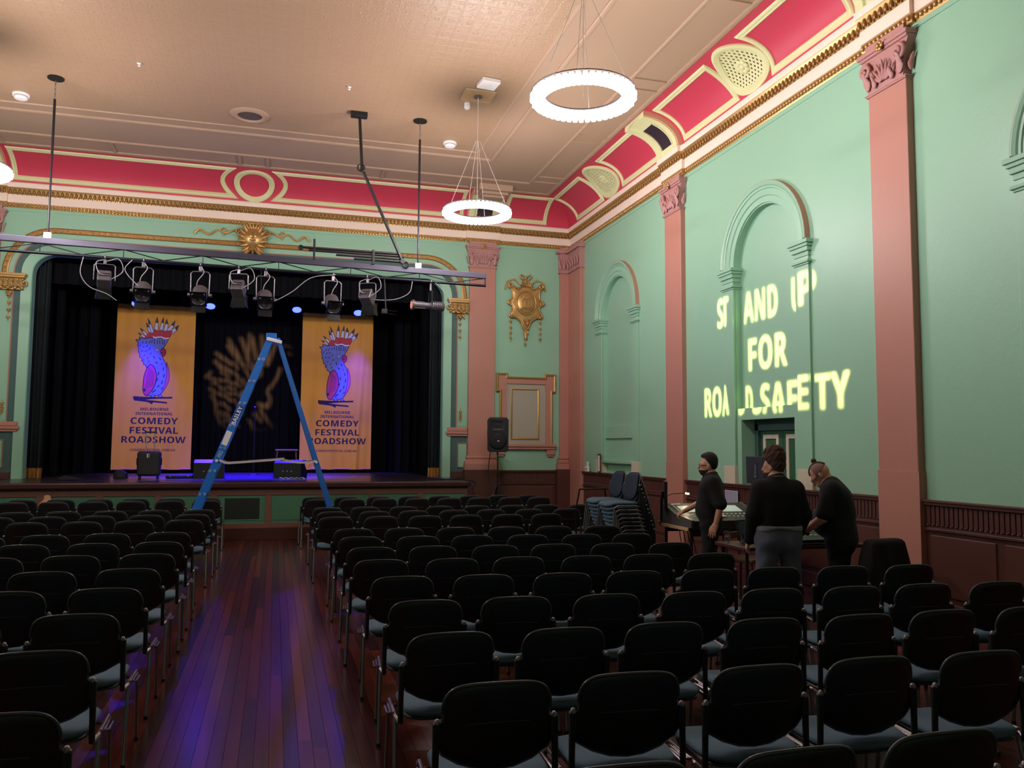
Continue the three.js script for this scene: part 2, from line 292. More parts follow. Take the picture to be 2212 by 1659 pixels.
for (const k of [0, 1, 2, 3]) {
  const t = structGroup('trim_' + (k + 1)), parts = { cream: [], gold: [], beads: [], leaves: [] };
  const hw = 0.4, breaks = (k === 1 ? [...BACKPIL] : k === 3 ? [] : PILZ).slice().sort((a, b) => a - b);
  let s = RUN[k][0];
  for (const b of breaks) { entRun(k, s, b - hw, 0, parts); entRun(k, b - hw, b + hw, 0.055, parts, true); s = b + hw; }
  entRun(k, s, RUN[k][1], 0, parts);
  mesh('cream_fascia', parts.cream, M.cream, t); mesh('gilded_moulding', parts.gold, M.gold, t);
  stuff(mesh('gilded_beads', parts.beads, M.gold, t)); stuff(mesh('gilded_leaves', parts.leaves, M.goldLeaf, t));
}
function latticeVent(k, s, parent, half = 0.47) { // an oval grille bent into the cove
  const t0 = 4 * D2R, t1 = 82 * D2R, oval = (q, f) => [s + half * f * cos(q) * (1 - 0.22 * sin(q)), lerp(t0, t1, 0.5) + (t1 - t0) / 2 * f * sin(q)];
  const g = new THREE.Group(); g.name = 'lattice_vent'; parent.add(g);
  const ring = (f, prof) => { const p = [], n = []; for (let i = 0; i < 36; i++) { const [ss, tt] = oval(i / 36 * 2 * PI, f); p.push(coveP(k, ss, tt)); n.push(coveN(k, tt)); } return sweep(p, n, prof, true, 0.9); };
  mesh('rim', ring(0.93, [[-0.055, -0.02], [-0.055, 0.03], [-0.02, 0.05], [0.02, 0.035], [0.06, 0.03], [0.06, -0.02]]), M.lime, g);
  const inside = (ss, tt) => { const y = (tt - lerp(t0, t1, 0.5)) / ((t1 - t0) / 2), x = (ss - s) / half / (1 - 0.22 * y); return x * x + y * y < 0.8; };
  const fill = []; const pos = [], idx = []; // dark backing
  pos.push(...coveP(k, s, 0.75, 0.004).toArray()); for (let i = 0; i < 36; i++) { const [ss, tt] = oval(i / 36 * 2 * PI, 0.92); pos.push(...coveP(k, ss, tt, 0.004).toArray()); idx.push(0, 1 + i, 1 + ((i + 1) % 36)); }
  const mid = []; for (let r = 1; r <= 5; r++) for (let i = 0; i < 36; i++) { const [ss, tt] = oval(i / 36 * 2 * PI, 0.92 * r / 5); mid.push(...coveP(k, ss, tt, 0.006).toArray()); }
  const id2 = []; for (let r = 0; r < 4; r++) for (let i = 0; i < 36; i++) { const j = (i + 1) % 36, a = r * 36; id2.push(a + i, a + j, a + 36 + i, a + 36 + i, a + j, a + 36 + j); } for (let i = 1; i < 35; i++) id2.push(0, i, i + 1);
  const bg = new THREE.BufferGeometry(); bg.setAttribute('position', new THREE.Float32BufferAttribute(mid, 3)); bg.setIndex(id2); bg.computeVertexNormals();
  mesh('grille_back', bg, std('#1c1512', 0.9), g);
  const strip = [];
  for (const d of [-1, 1]) for (let c = -12; c <= 12; c++) { let run = []; const flush = () => { if (run.length > 1) strip.push(sweep(run.map((q) => q[0]), run.map((q) => q[1]), [[-0.016, 0], [-0.016, 0.012], [0.016, 0.012], [0.016, 0]])); run = []; };
    for (let i = 0; i <= 20; i++) { const v = i / 20, tt = lerp(t0, t1, v), ss = s + c * 0.078 + d * (v - 0.5) * 0.62; inside(ss, tt) ? run.push([coveP(k, ss, tt, 0.008), coveN(k, tt)]) : flush(); } flush(); }
  mesh('lattice', strip, M.lime, g);
  const cN = coveN(k, 0.75), cp = coveP(k, s, 0.75, 0.03), ros = [ball(0.05, 0, 0, 0, 1, 1, 0.6)];
  for (let i = 0; i < 8; i++) ros.push(ball(0.045, 0.08 * cos(i * PI / 4), 0.08 * sin(i * PI / 4), 0, 1, 1, 0.5, 8, 6));
  mesh('rosette', merge(ros).applyQuaternion(new THREE.Quaternion().setFromUnitVectors(V(0, 0, 1), cN)).translate(cp.x, cp.y, cp.z), M.lime, g);
}
function coveRib(k, s, parent) { // a bracket over a pilaster: lime rib with a dark sunk panel, its cheeks buff
  const g = new THREE.Group(); g.name = 'rib_bracket'; parent.add(g);
  const pts = [], n = []; for (let i = 0; i <= 12; i++) { const t = lerp(-0.03, 88 * D2R, i / 12); pts.push(coveP(k, s, t)); n.push(coveN(k, t)); }
  mesh('rib', sweep(pts, n, [[-0.37, -0.01], [-0.37, 0.1], [-0.24, 0.1], [-0.22, 0.07], [0.22, 0.07], [0.24, 0.1], [0.37, 0.1], [0.37, -0.01]], false, 0.4), M.lime, g);
  const q = pts.slice(2, 10), m = n.slice(2, 10);
  mesh('sunk_panel', sweep(q, m, [[-0.19, 0.06], [-0.19, 0.074], [0.19, 0.074], [0.19, 0.06]], false, 0.4), std('#2c1a26', 0.6), g);
  mesh('panel_edge', [sweep(q, m, [[-0.215, 0.06], [-0.215, 0.095], [-0.185, 0.095], [-0.185, 0.06]]), sweep(q, m, [[0.185, 0.06], [0.185, 0.095], [0.215, 0.095], [0.215, 0.06]])], M.lime, g);
  mesh('cheek', [-0.385, 0.385].map((u) => sweep(pts, n, [[u - 0.012, -0.01], [u - 0.012, 0.085], [u + 0.012, 0.085], [u + 0.012, -0.01]])), std('#d2a184', 0.6), g);
}
for (const k of [0, 1, 2, 3]) {
  const g = struct('ceiling_cove', coveStrip(k, 0, 0, 0, PI / 2, 0, 16, true), M.red);
  const panel = (...a) => mesh('panel_moulding', covePanel(k, ...a), M.lime, g);
  if (k === 0 || k === 2) {
    panel(-17.5, -15.98, 0, 0.05); panel(-14.9, -13.3, 0.05);
    for (const z of PILZ) { if (z + 0.5 < -1) panel(z + 0.52, z + 2.16, 0, 0.05); panel(z + 3.12, z + 4.74, 0.05); coveRib(k, z, g); }
    if (k === 0) for (const z of [-15.46, -10.18, -4.9]) latticeVent(k, z, g);
    else for (const z of [-15.46, -10.18, -4.9]) latticeVent(k, z, g);
  } else if (k === 1) {
    panel(XC + 0.44, 3.98, 0.2); panel(2 * XC - 3.98, XC - 0.44, 0, 0.2); panel(5.02, 6.0); panel(2 * XC - 6.0, 2 * XC - 5.02);
    const p = [], n = []; for (let i = 0; i < 32; i++) { const q = i / 32 * 2 * PI, t = (39 + 33 * sin(q)) * D2R; p.push(coveP(k, XC + 0.36 * cos(q) * (1 + 0.08 * sin(q)), t)); n.push(coveN(k, t)); }
    mesh('oval_moulding', sweep(p, n, [[-0.055, -0.01], [-0.055, 0.03], [-0.02, 0.05], [0.02, 0.035], [0.06, 0.03], [0.06, -0.01]], true, 0.9), M.lime, g);
    for (const x of BACKPIL) coveRib(k, x, g);
  } else { panel(LX + 1.2, XC - 0.5); panel(XC + 0.5, WX - 1.2); }
}
// ---------- ring chandeliers ----------
function ringChandelier([x, y, z], label) {
  const t = thing('ring_chandelier_light', label, 'chandelier', [x, y, z], 0, 'ring chandeliers of the hall');
  const glow = std('#ffffff', 0.4, { emissive: new THREE.Color().setRGB(...RING_LIGHT.color), emissiveIntensity: RING_LIGHT.glow });
  for (let i = 0; i < 8; i++) {
    const list = []; // an arc of hanging glass prisms round a lit core
    for (let j = 0; j < 6; j++) { const a = (i + (j + 0.5) / 6) * PI / 4, c = cos(a), s = sin(a); list.push(move(box(0.052, 0.1, 0.13, 0, 0, 0, 0.012), 0.48 * c, 0, 0.48 * s, PI / 2 - a)); list.push(move(box(0.03, 0.055, 0.04, 0, 0, 0, 0.008), 0.545 * c, -0.01 + 0.02 * (j % 2), 0.545 * s, -a + 0.4)); }
    mesh('light_arc', list, glow, t);
    const a = (i + 0.5) * PI / 4, l = new THREE.RectAreaLight(new THREE.Color().setRGB(...RING_LIGHT.color), RING_LIGHT.power, 0.4, 0.13);
    l.name = 'ring_arc'; l.position.set(0.585 * cos(a), 0, 0.585 * sin(a)); l.rotation.set(0.22, Math.atan2(-cos(a), -sin(a)), 0, 'YXZ'); t.add(l); // shines outwards
  }
  mesh('ring_frame', [tidy(new THREE.TorusGeometry(0.415, 0.008, 6, 48).rotateX(PI / 2).translate(0, 0.056, 0)), tidy(new THREE.TorusGeometry(0.545, 0.008, 6, 48).rotateX(PI / 2).translate(0, 0.06, 0))], M.steel, t);
  const h = CEIL - y - 0.05;
  for (let i = 0; i < 4; i++) { const a = i * PI / 2 + 0.5; mesh('suspension_wire', rod([0.5 * cos(a), 0.05, 0.5 * sin(a)], [0.03 * cos(a), h * 0.62, 0.03 * sin(a)], 0.0035, 0.0035, 5), M.white, t); }
  mesh('cable', rod([0, -0.02, 0], [0, h, 0], 0.004, 0.004, 5), M.white, t);
  mesh('ceiling_rose', cyl(0.07, 0.05, 0, h + 0.02, 0, 0.06), M.steel, t);
  return t;
}
const RING_LABELS = ['small-looking ring chandelier of white glass hanging near the wall notice frame and stage', 'nearest ring chandelier of white glass, large, hanging in front of the red cove', 'ring chandelier of white glass cut by the left edge, before the stage wall', 'ring chandelier hanging out of view over the seats left of the aisle'];
RING_SPOTS.forEach((p, i) => ringChandelier(p, RING_LABELS[i]));
// ---------- pilasters with leafy capitals; local axes: x along the wall, y up, z out of the wall ----------
const FACE = { right: [-PI / 2, (s) => [WX, 0, s]], back: [0, (s) => [s, 0, BZ]], left: [PI / 2, (s) => [LX, 0, s]] };
function leafShape(w, h, curl) { // one acanthus blade standing on y = 0, its tip curling forwards
  const o = []; for (let i = 0; i < 14; i++) { const a = i / 14 * 2 * PI, y = 0.5 - 0.5 * cos(a); o.push([w * 0.5 * sin(a) * (1 - 0.45 * y) * (1 + 0.18 * cos(9 * a)), h * y]); }
  return pad(o, 0.03, (x, y, z) => [x, y, z + curl * Math.pow(y / h, 2) + 0.02 * (1 - Math.abs(x) / w)], 3, 3);
}
function capitalParts(w, d, y0, parent, only) {
  const g = new THREE.Group(); g.name = 'capital'; parent.add(g);
  const h = 0.5, W2 = w / 2, bell = poly([[-W2 + 0.02, 0], [W2 - 0.02, 0], [W2 + 0.0, h * 0.5], [W2 + 0.075, h * 0.86], [-W2 - 0.075, h * 0.86], [-W2, h * 0.5]]);
  mesh('bell', ext(bell, d + 0.02).translate(0, y0, 0), M.mauve, g);
  mesh('abacus', [span(-W2 - 0.1, W2 + 0.1, y0 + h * 0.9, y0 + h, 0, d + 0.075, 0.012), span(-W2 - 0.08, W2 + 0.08, y0 + h * 0.84, y0 + h * 0.92, 0, d + 0.05, 0.01)], M.mauve, g);
  mesh('neck_ring', [span(-W2 - 0.018, W2 + 0.018, y0 - 0.03, y0 + 0.012, 0, d + 0.022, 0.01), span(-W2 - 0.03, W2 + 0.03, y0 - 0.012, y0 + 0.002, 0, d + 0.03, 0.006)], M.mauve, g);
  for (let i = 0; i < 7; i++) { const a = (i - 3) * 0.3; mesh('palmette_leaf', leafShape(0.055, 0.26 - Math.abs(i - 3) * 0.018, 0.02).rotateZ(-a).translate((i - 3) * 0.012, y0 + 0.06, d + 0.025), M.mauve, g); }
  for (const s of [-1, 1]) {
    const p = []; for (let i = 0; i <= 30; i++) { const q = i / 30; if (q < 0.4) p.push([s * (W2 * 0.42 + q * W2 * 1.1), y0 + 0.08 + q * 0.72, d + 0.03 + q * 0.05]); else { const a = (q - 0.4) / 0.6 * 3.4 * PI, r = 0.09 * (1 - (q - 0.4) / 0.75); p.push([s * (W2 * 0.42 + 0.4 * W2 * 1.1 + 0.0 + r * sin(a)), y0 + 0.08 + 0.288 - 0.09 + r * cos(a), d + 0.05 + (q - 0.4) * 0.05]); } }
    mesh('volute', tube(p, 0.026, 44, 6), M.mauve, g);
    mesh('corner_leaf', leafShape(0.12, 0.24, 0.07).rotateZ(-s * 0.12).translate(s * (W2 - 0.05), y0 + 0.03, d + 0.02), M.mauve, g);
    mesh('corner_leaf', leafShape(0.1, 0.2, 0.05).rotateY(s * PI / 2).translate(s * (W2 + 0.01), y0 + 0.05, d * 0.45), M.mauve, g);
    mesh('corner_leaf', leafShape(0.08, 0.14, 0.05).translate(s * W2 * 0.45, y0 + 0.02, d + 0.03), M.mauve, g);
  }
  const ros = [ball(0.028, 0, 0, 0.01)]; for (let i = 0; i < 5; i++) ros.push(ball(0.028, 0.038 * cos(i * 1.257), 0.038 * sin(i * 1.257), 0, 1, 1, 0.6, 8, 6));
  mesh('rosette', merge(ros).translate(0, y0 + h * 0.93, d + 0.09), M.gold, g);
}
function pilaster(side, s, label, { w = 0.6, d = 0.09, foot = 0, base = false, notch = true } = {}) {
  const [turn, place] = FACE[side], t = thing('pilaster', label, 'pilaster', place(s), turn), W2 = w / 2;
  mesh('shaft', span(-W2, W2, base ? 1.24 : foot, 5.9, -0.02, d, 0.012), M.terracotta, t);
  mesh('frieze_block', span(-W2 - 0.01, W2 + 0.01, 6.36, 6.49, -0.02, d + 0.02), M.mauve, t);
  capitalParts(w, d, 5.9, t);
  if (base) {
    mesh('moulded_base', sweepBox(W2, d, [[0.0, 1.56], [0.03, 1.545], [0.045, 1.51], [0.03, 1.485], [0.03, 1.46], [0.07, 1.42], [0.085, 1.37], [0.085, 1.24]]), M.terracotta, t);
    mesh('pedestal', span(-W2 - 0.1, W2 + 0.1, 0, 1.235, -0.02, d + 0.13, 0.01), M.dado, t);
  } else if (notch) mesh('plinth', span(-W2 - 0.012, W2 + 0.012, foot, 1.52, -0.02, d + 0.003, 0.002), M.terracotta, t);
  return t;
}
function sweepBox(W2, d, prof) { // stacked mouldings round the three free sides
  return merge(prof.slice(0, -1).map(([o, y], i) => { const [o2, y2] = prof[i + 1], pos = [], idx = [];
    for (const [q, yy] of [[o, y], [o2, y2]]) pos.push(-W2 - q, yy, -0.02, -W2 - q, yy, d + q, W2 + q, yy, d + q, W2 + q, yy, -0.02);
    for (let k = 0; k < 3; k++) idx.push(k, k + 4, k + 1, k + 1, k + 4, k + 5);
    const g = new THREE.BufferGeometry(); g.setAttribute('position', new THREE.Float32BufferAttribute(pos, 3)); g.setIndex(idx); return toCreasedNormals(g, 0.3); }));
}
pilaster('right', PILZ[0], 'terracotta pilaster with leafy capital between the two arches, behind the mixing desk');
pilaster('right', PILZ[1], 'tall nearest terracotta pilaster with leafy capital, right of the projected words');
pilaster('right', PILZ[2], 'terracotta pilaster on the right wall out of view beyond the third arch');
pilaster('back', BACKPIL[0], 'terracotta pilaster with moulded base between the stage opening and gold lyre shield', { w: 0.62, base: true });
pilaster('back', BACKPIL[1], 'terracotta pilaster at the far left edge beside the stage opening', { w: 0.62, base: true });
{ // the corner pier: one face on each wall, meeting in the corner
  const t = thing('corner_pilaster', 'folded terracotta pilaster in the corner where stage wall meets arched wall', 'pilaster', [WX, 0, BZ]);
  mesh('shaft', [span(-0.3, 0.02, 1.24, 5.9, -0.02, 0.1, 0.01), span(-0.1, 0.02, 0, 5.9, -0.02, 0.88, 0.01)], M.terracotta, t);
  mesh('frieze_block', [span(-0.31, 0, 6.36, 6.49, 0, 0.12), span(-0.12, 0, 6.36, 6.49, 0, 0.9)], M.mauve, t);
  mesh('moulded_base', [span(-0.34, -0.1, 1.47, 1.55, 0, 0.14, 0.03), span(-0.36, -0.1, 1.38, 1.47, 0, 0.16, 0.02), span(-0.38, -0.1, 1.24, 1.38, 0, 0.18, 0.01)], M.terracotta, t);
  mesh('pedestal', span(-0.4, -0.1, 0, 1.235, 0, 0.22, 0.01), M.dado, t);
  const c = new THREE.Group(); c.name = 'capital'; t.add(c);
  mesh('bell', [span(-0.33, 0, 5.9, 6.36, 0, 0.13), span(-0.13, 0, 5.9, 6.36, 0, 0.9)], M.mauve, c);
  mesh('abacus', [span(-0.4, 0, 6.34, 6.42, 0, 0.19, 0.012), span(-0.19, 0, 6.34, 6.42, 0, 0.96, 0.012)], M.mauve, c);
  mesh('neck_ring', [span(-0.34, 0, 5.87, 5.91, 0, 0.14, 0.01), span(-0.14, 0, 5.87, 5.91, 0, 0.92, 0.01)], M.mauve, c);
  for (let i = 0; i < 3; i++) mesh('palmette_leaf', leafShape(0.09, 0.26 - 0.03 * i, 0.04).rotateZ((1 - i) * 0.25).translate(-0.31 + i * 0.085, 5.95, 0.14), M.mauve, c);
  for (let i = 0; i < 5; i++) mesh('palmette_leaf', leafShape(0.1, 0.26 - Math.abs(i - 2) * 0.02, 0.04).rotateZ((2 - i) * 0.2).rotateY(-PI / 2).translate(-0.14, 5.95, 0.25 + i * 0.14), M.mauve, c);
  mesh('rosette', [ball(0.045, -0.2, 6.37, 0.2, 1, 1, 0.7), ball(0.03, -0.2, 6.37, 0.24)], M.gold, c);
}
// ---------- blind arches ----------
function arch(zc, label, projOnly) {
  const t = thing('blind_arch', label, 'arch', [WX, 0, zc], -PI / 2); // local x runs along the wall, local z into the room
  const path = (r) => { const p = []; for (let i = 0; i <= 28; i++) { const a = PI - i / 28 * PI; p.push([r * cos(a), SPRING + 0.02 + r * sin(a), 0]); } return p; };
  mesh('archivolt', sweep(path((RIN + ROUT) / 2), [0, 0, 1], [[-0.145, -0.005], [-0.144, 0.02], [-0.06, 0.025], [-0.05, 0.04], [0.04, 0.04], [0.05, 0.055], [0.075, 0.06], [0.09, 0.075], [0.125, 0.09], [0.145, 0.085], [0.145, -0.005]], false, 0.3), M.mint, t);
  mesh('archivolt_edge', sweep(path(ROUT + 0.004), [0, 0, 1], [[-0.004, -0.005], [-0.004, 0.082], [0.004, 0.082], [0.004, -0.005]], false, 0.3), std('#a97f6c', 0.6), t);
  for (const s of [-1, 1]) {
    const cx = s * (RIN + ROUT) / 2, w = (ROUT - RIN) / 2, b = (e, y0, y1, z) => span(cx - w - e, cx + w + e, y0, y1, -NICHE, z, 0.006);
    mesh('jamb_strip', span(cx - w + 0.002, cx + w, 1.24, 4.3, -0.01, 0.035, 0.006), M.mint, t);
    mesh('impost', [b(0.07, 4.46, 4.51, 0.11), b(0.05, 4.42, 4.465, 0.09), b(0.03, 4.36, 4.425, 0.07), b(0.012, 4.3, 4.365, 0.045), b(0.035, 4.21, 4.245, 0.07), b(0.015, 4.185, 4.215, 0.05)], M.mint, t);
    mesh('plinth_block', span(cx - w - 0.01, cx + w + 0.01, 1.22, 1.49, -NICHE + 0.005, 0.05, 0.006), M.plinth, t);
  }
  return t;
}
arch(ARCHES[0], 'far blind arch near the corner, with a sill and sunk panel in its foot');
arch(ARCHES[1], 'blind arch with the projected words and the green door under it');
arch(ARCHES[2], 'nearest blind arch, cut off by the right edge of the picture');
{ // door in the second arch
  const d = structGroup('door_1'), x = WX + 0.27, zc = (DOOR.z0 + DOOR.z1) / 2, G = M.greenDark;
  mesh('door_frame', [span(x - 0.04, x + 0.06, 0, 2.12, DOOR.z0, DOOR.z0 + 0.09), span(x - 0.04, x + 0.06, 0, 2.12, DOOR.z1 - 0.09, DOOR.z1), span(x - 0.04, x + 0.06, 2.02, 2.18, DOOR.z0, DOOR.z1)], M.teal, d);
  for (const s of [-1, 1]) {
    const z0 = s < 0 ? DOOR.z0 + 0.09 : zc, z1 = s < 0 ? zc : DOOR.z1 - 0.09, l = mesh('door_leaf', span(x, x + 0.05, 0.02, 2.03, z0 + 0.004, z1 - 0.004, 0.004), G, d);
    for (const [y0, y1] of [[1.0, 1.93], [0.15, 0.85]]) mesh('panel_moulding', sweep([[x, y0, z0 + 0.12], [x, y0, z1 - 0.12], [x, y1, z1 - 0.12], [x, y1, z0 + 0.12]], [-1, 0, 0], [[-0.03, 0], [-0.03, 0.015], [0, 0.025], [0.03, 0.015], [0.03, 0]], true), std('#cfc4b4', 0.6), l);
    mesh('lock', cyl(0.012, 0.03, x - 0.012, 1.45, zc + s * 0.05), M.steel, l);
  }
}
// ---------- dado ----------
function dadoRun(side, s0, s1, name = null) { // local frame of the wall
  const [turn, place] = FACE[side], g = structGroup('baseboard_' + side), at = place(0);
  g.position.set(...at); g.rotation.y = turn;
  // on the right wall local x = +z of the room ... along the run
  const X = (s) => (side === 'left' ? -s : s), a = Math.min(X(s0), X(s1)), b = Math.max(X(s0), X(s1));
  mesh('backing', span(a, b, 0, 1.2, -0.01, 0.02), M.dado, g);
  mesh('capping', [span(a, b, 1.2, 1.225, -0.01, 0.075, 0.006), span(a, b, 1.17, 1.2, -0.01, 0.06, 0.006)], M.dado, g);
  mesh('frieze_lower_bead', span(a, b, 0.9, 0.935, 0, 0.05, 0.01), M.dado, g);
  const fl = [], st = []; for (let x = a + 0.04; x < b - 0.03; x += 0.061) { fl.push(box(0.047, 0.2, 0.014, x, 1.06, 0.025, 0.005)); st.push(ball(0.012, x, 0.963, 0.04, 1, 0.8, 1, 6, 4)); }
  stuff(mesh('fluting', fl, M.dado, g)); stuff(mesh('fluting_studs', st, std('#7a625a', 0.4), g));
  mesh('skirting', span(a, b, 0, 0.18, 0, 0.045, 0.008), M.dado, g);
  const n = Math.max(1, Math.round((b - a) / 0.95));
  for (let i = 0; i < n; i++) { const p = a + (b - a) * i / n + 0.05, q = a + (b - a) * (i + 1) / n - 0.05; mesh('dado_panel', span(p, q, 0.24, 0.86, 0.01, 0.036, 0.012), M.dadoPanel, g); }
}
for (const [a, b] of [[BZ + 0.88, -12.82 - 0.32], [-12.82 + 0.32, -7.54 - 0.32], [-7.54 + 0.32, -2.26 - 0.32], [-2.26 + 0.32, RZ]]) dadoRun('right', a, b);
dadoRun('back', BACKPIL[0] + 0.42, WX - 0.4); dadoRun('back', LX, BACKPIL[1] - 0.42); dadoRun('left', BZ, RZ);
// ---------- proscenium ----------
{
  const t = thing('proscenium_frame', 'moulded green and gilded frame round the wide stage opening', 'proscenium', [0, 0, BZ]);
  const path = (o, y0) => openPath(o, y0).map(([x, y]) => [x, y, 0]);
  const flat = (o0, o1, z0, z1, y0) => { const m = (o0 + o1) / 2, h = (o1 - o0) / 2; return sweep(path(m, y0), [0, 0, 1], [[h, -0.02], [h, z0], [-h, z1], [-h, -0.02]], false, 0.2); };
  mesh('inner_band', flat(0.0, 0.17, -0.0, 0.06, STAGE_Y), M.mint, t);
  mesh('reveal', flat(-0.02, 0.012, 0.0, -0.01, STAGE_Y), M.mintDark, t);
  mesh('dark_band', flat(0.17, 0.3, 0.02, 0.02, STAGE_Y), M.teal, t);
  mesh('bead_line', sweep(path(0.31, 2.2), [0, 0, 1], [[0.016, 0], [0.012, 0.03], [-0.012, 0.03], [-0.016, 0]]), M.pinkGold, t);
  mesh('gilded_band', sweep(path(0.475, 5.1), [0, 0, 1], [[0.055, 0], [0.055, 0.035], [0.04, 0.045], [0.03, 0.03], [-0.03, 0.03], [-0.04, 0.045], [-0.055, 0.035], [-0.055, 0]], false, 0.4), M.gold, t);
  const pts = openPath(0.475, 5.1, 24), line = new THREE.CurvePath(); for (let i = 1; i < pts.length; i++) line.add(new THREE.LineCurve(new THREE.Vector2(...pts[i - 1]), new THREE.Vector2(...pts[i])));
  const L = line.getLength(), n = Math.round(L / 0.115), orn = [];
  for (let i = 0; i < n; i++) { const p = line.getPointAt((i + 0.5) / n), q = line.getTangentAt((i + 0.5) / n), a = Math.atan2(q.y, q.x); const g = merge([tidy(new THREE.TorusGeometry(0.026, 0.009, 5, 10)), ball(0.012, 0, 0, 0.005, 1, 1, 1, 6, 4), ball(0.012, 0.057, 0.014, 0, 1.6, 0.7, 1, 5, 4), ball(0.012, 0.057, -0.014, 0, 1.6, 0.7, 1, 5, 4)]); orn.push(g.rotateZ(a).translate(p.x, p.y, 0.036)); }
  stuff(mesh('gilded_guilloche', orn, M.gold, t));
  for (const s of [-1, 1]) {
    const X = (o) => XC + s * (OPEN.hw + o), sp = (o0, o1, y0, y1, z0, z1, r) => span(Math.min(X(o0), X(o1)), Math.max(X(o0), X(o1)), y0, y1, z0, z1, r);
    // gilded bracket capital
    const c = new THREE.Group(); c.name = 'bracket_capital'; t.add(c);
    mesh('capital_top', [sp(0.06, 0.56, 5.07, 5.12, 0, 0.2, 0.008), sp(0.08, 0.56, 5.03, 5.075, 0, 0.18, 0.008), sp(0.12, 0.56, 4.8, 5.04, 0, 0.1)], M.gold, c);
    const lv = []; for (let i = 0; i < 5; i++) lv.push(leafShape(0.12, 0.2, 0.06).rotateX(0).translate(X(0.16 + i * 0.09), 4.82, 0.11)); for (let i = 0; i < 7; i++) lv.push(ball(0.032, X(0.13 + i * 0.062), 4.83 + 0.05 * (i % 2), 0.13, 1, 1, 0.8, 8, 6), ball(0.028, X(0.11 + i * 0.066), 4.95 + 0.03 * (i % 2), 0.14, 1, 1, 0.8, 8, 6)); lv.push(tidy(new THREE.TorusGeometry(0.05, 0.018, 6, 14).translate(X(0.1), 4.93, 0.12)));
    mesh('capital_leaves', lv, M.gold, c);
    const d = []; d.push(leafShape(0.14, 0.12, 0.05).rotateZ(PI).translate(X(0.37), 4.79, 0.05), leafShape(0.07, 0.14, 0.03).rotateZ(PI - 0.5).translate(X(0.33), 4.79, 0.05), leafShape(0.07, 0.14, 0.03).rotateZ(PI + 0.5).translate(X(0.41), 4.79, 0.05));
    mesh('bracket_leaf', d, M.gold, c);
    mesh('husk_drop', huskDrop(X(0.37), 4.66, 0.035, [0, -0.13, -0.28, -0.43]), M.gold, t);
    // panels of the jamb
    mesh('jamb_panel', sp(0.32, 0.55, 2.22, 5.05, 0, 0.012), M.mint, t);
    mesh('pendant_husk', huskDrop(X(0.4), 2.52, 0.03, [0, -0.09, -0.16]), M.gold, t);
    mesh('jamb_foot', sp(0.3, 0.56, 1.06, 2.0, 0, 0.012), M.teal, t);
    mesh('jamb_ledge', [sp(0.1, 0.56, 2.1, 2.19, 0, 0.07, 0.02), sp(0.07, 0.56, 2.04, 2.1, 0, 0.1, 0.01), sp(0.1, 0.56, 1.99, 2.05, 0, 0.07, 0.01)], M.terracotta, t);
    mesh('foot_panel', sp(0.36, 0.55, 1.3, 1.82, 0.01, 0.02, 0.004), M.mint, t);
    mesh('foot_panel_frame', sweep([[X(0.35), 1.29, 0.01], [X(0.56), 1.29, 0.01], [X(0.56), 1.83, 0.01], [X(0.35), 1.83, 0.01]], [0, 0, 1], [[-0.015, 0], [0, 0.025], [0.015, 0]], true), M.pinkGold, t);
    mesh('foot_block', sp(0.2, 0.56, 1.06, 1.2, 0, 0.06, 0.01), M.dado, t);
  }
}
function huskDrop(x, y, z, offs) { return offs.flatMap((o, i) => [ball(0.026 - 0.003 * i, x, y + o, z, 1, 1.15, 0.9, 8, 6), ball(0.014, x - 0.024, y + o + 0.03, z, 1, 1.6, 1, 6, 4), ball(0.014, x + 0.024, y + o + 0.03, z, 1, 1.6, 1, 6, 4), ball(0.009, x, y + o - 0.05, z, 1, 1.8, 1, 6, 4)]).concat(rod([x, y + offs[offs.length - 1], z], [x, y + 0.1, z], 0.006, 0.006, 5)); }
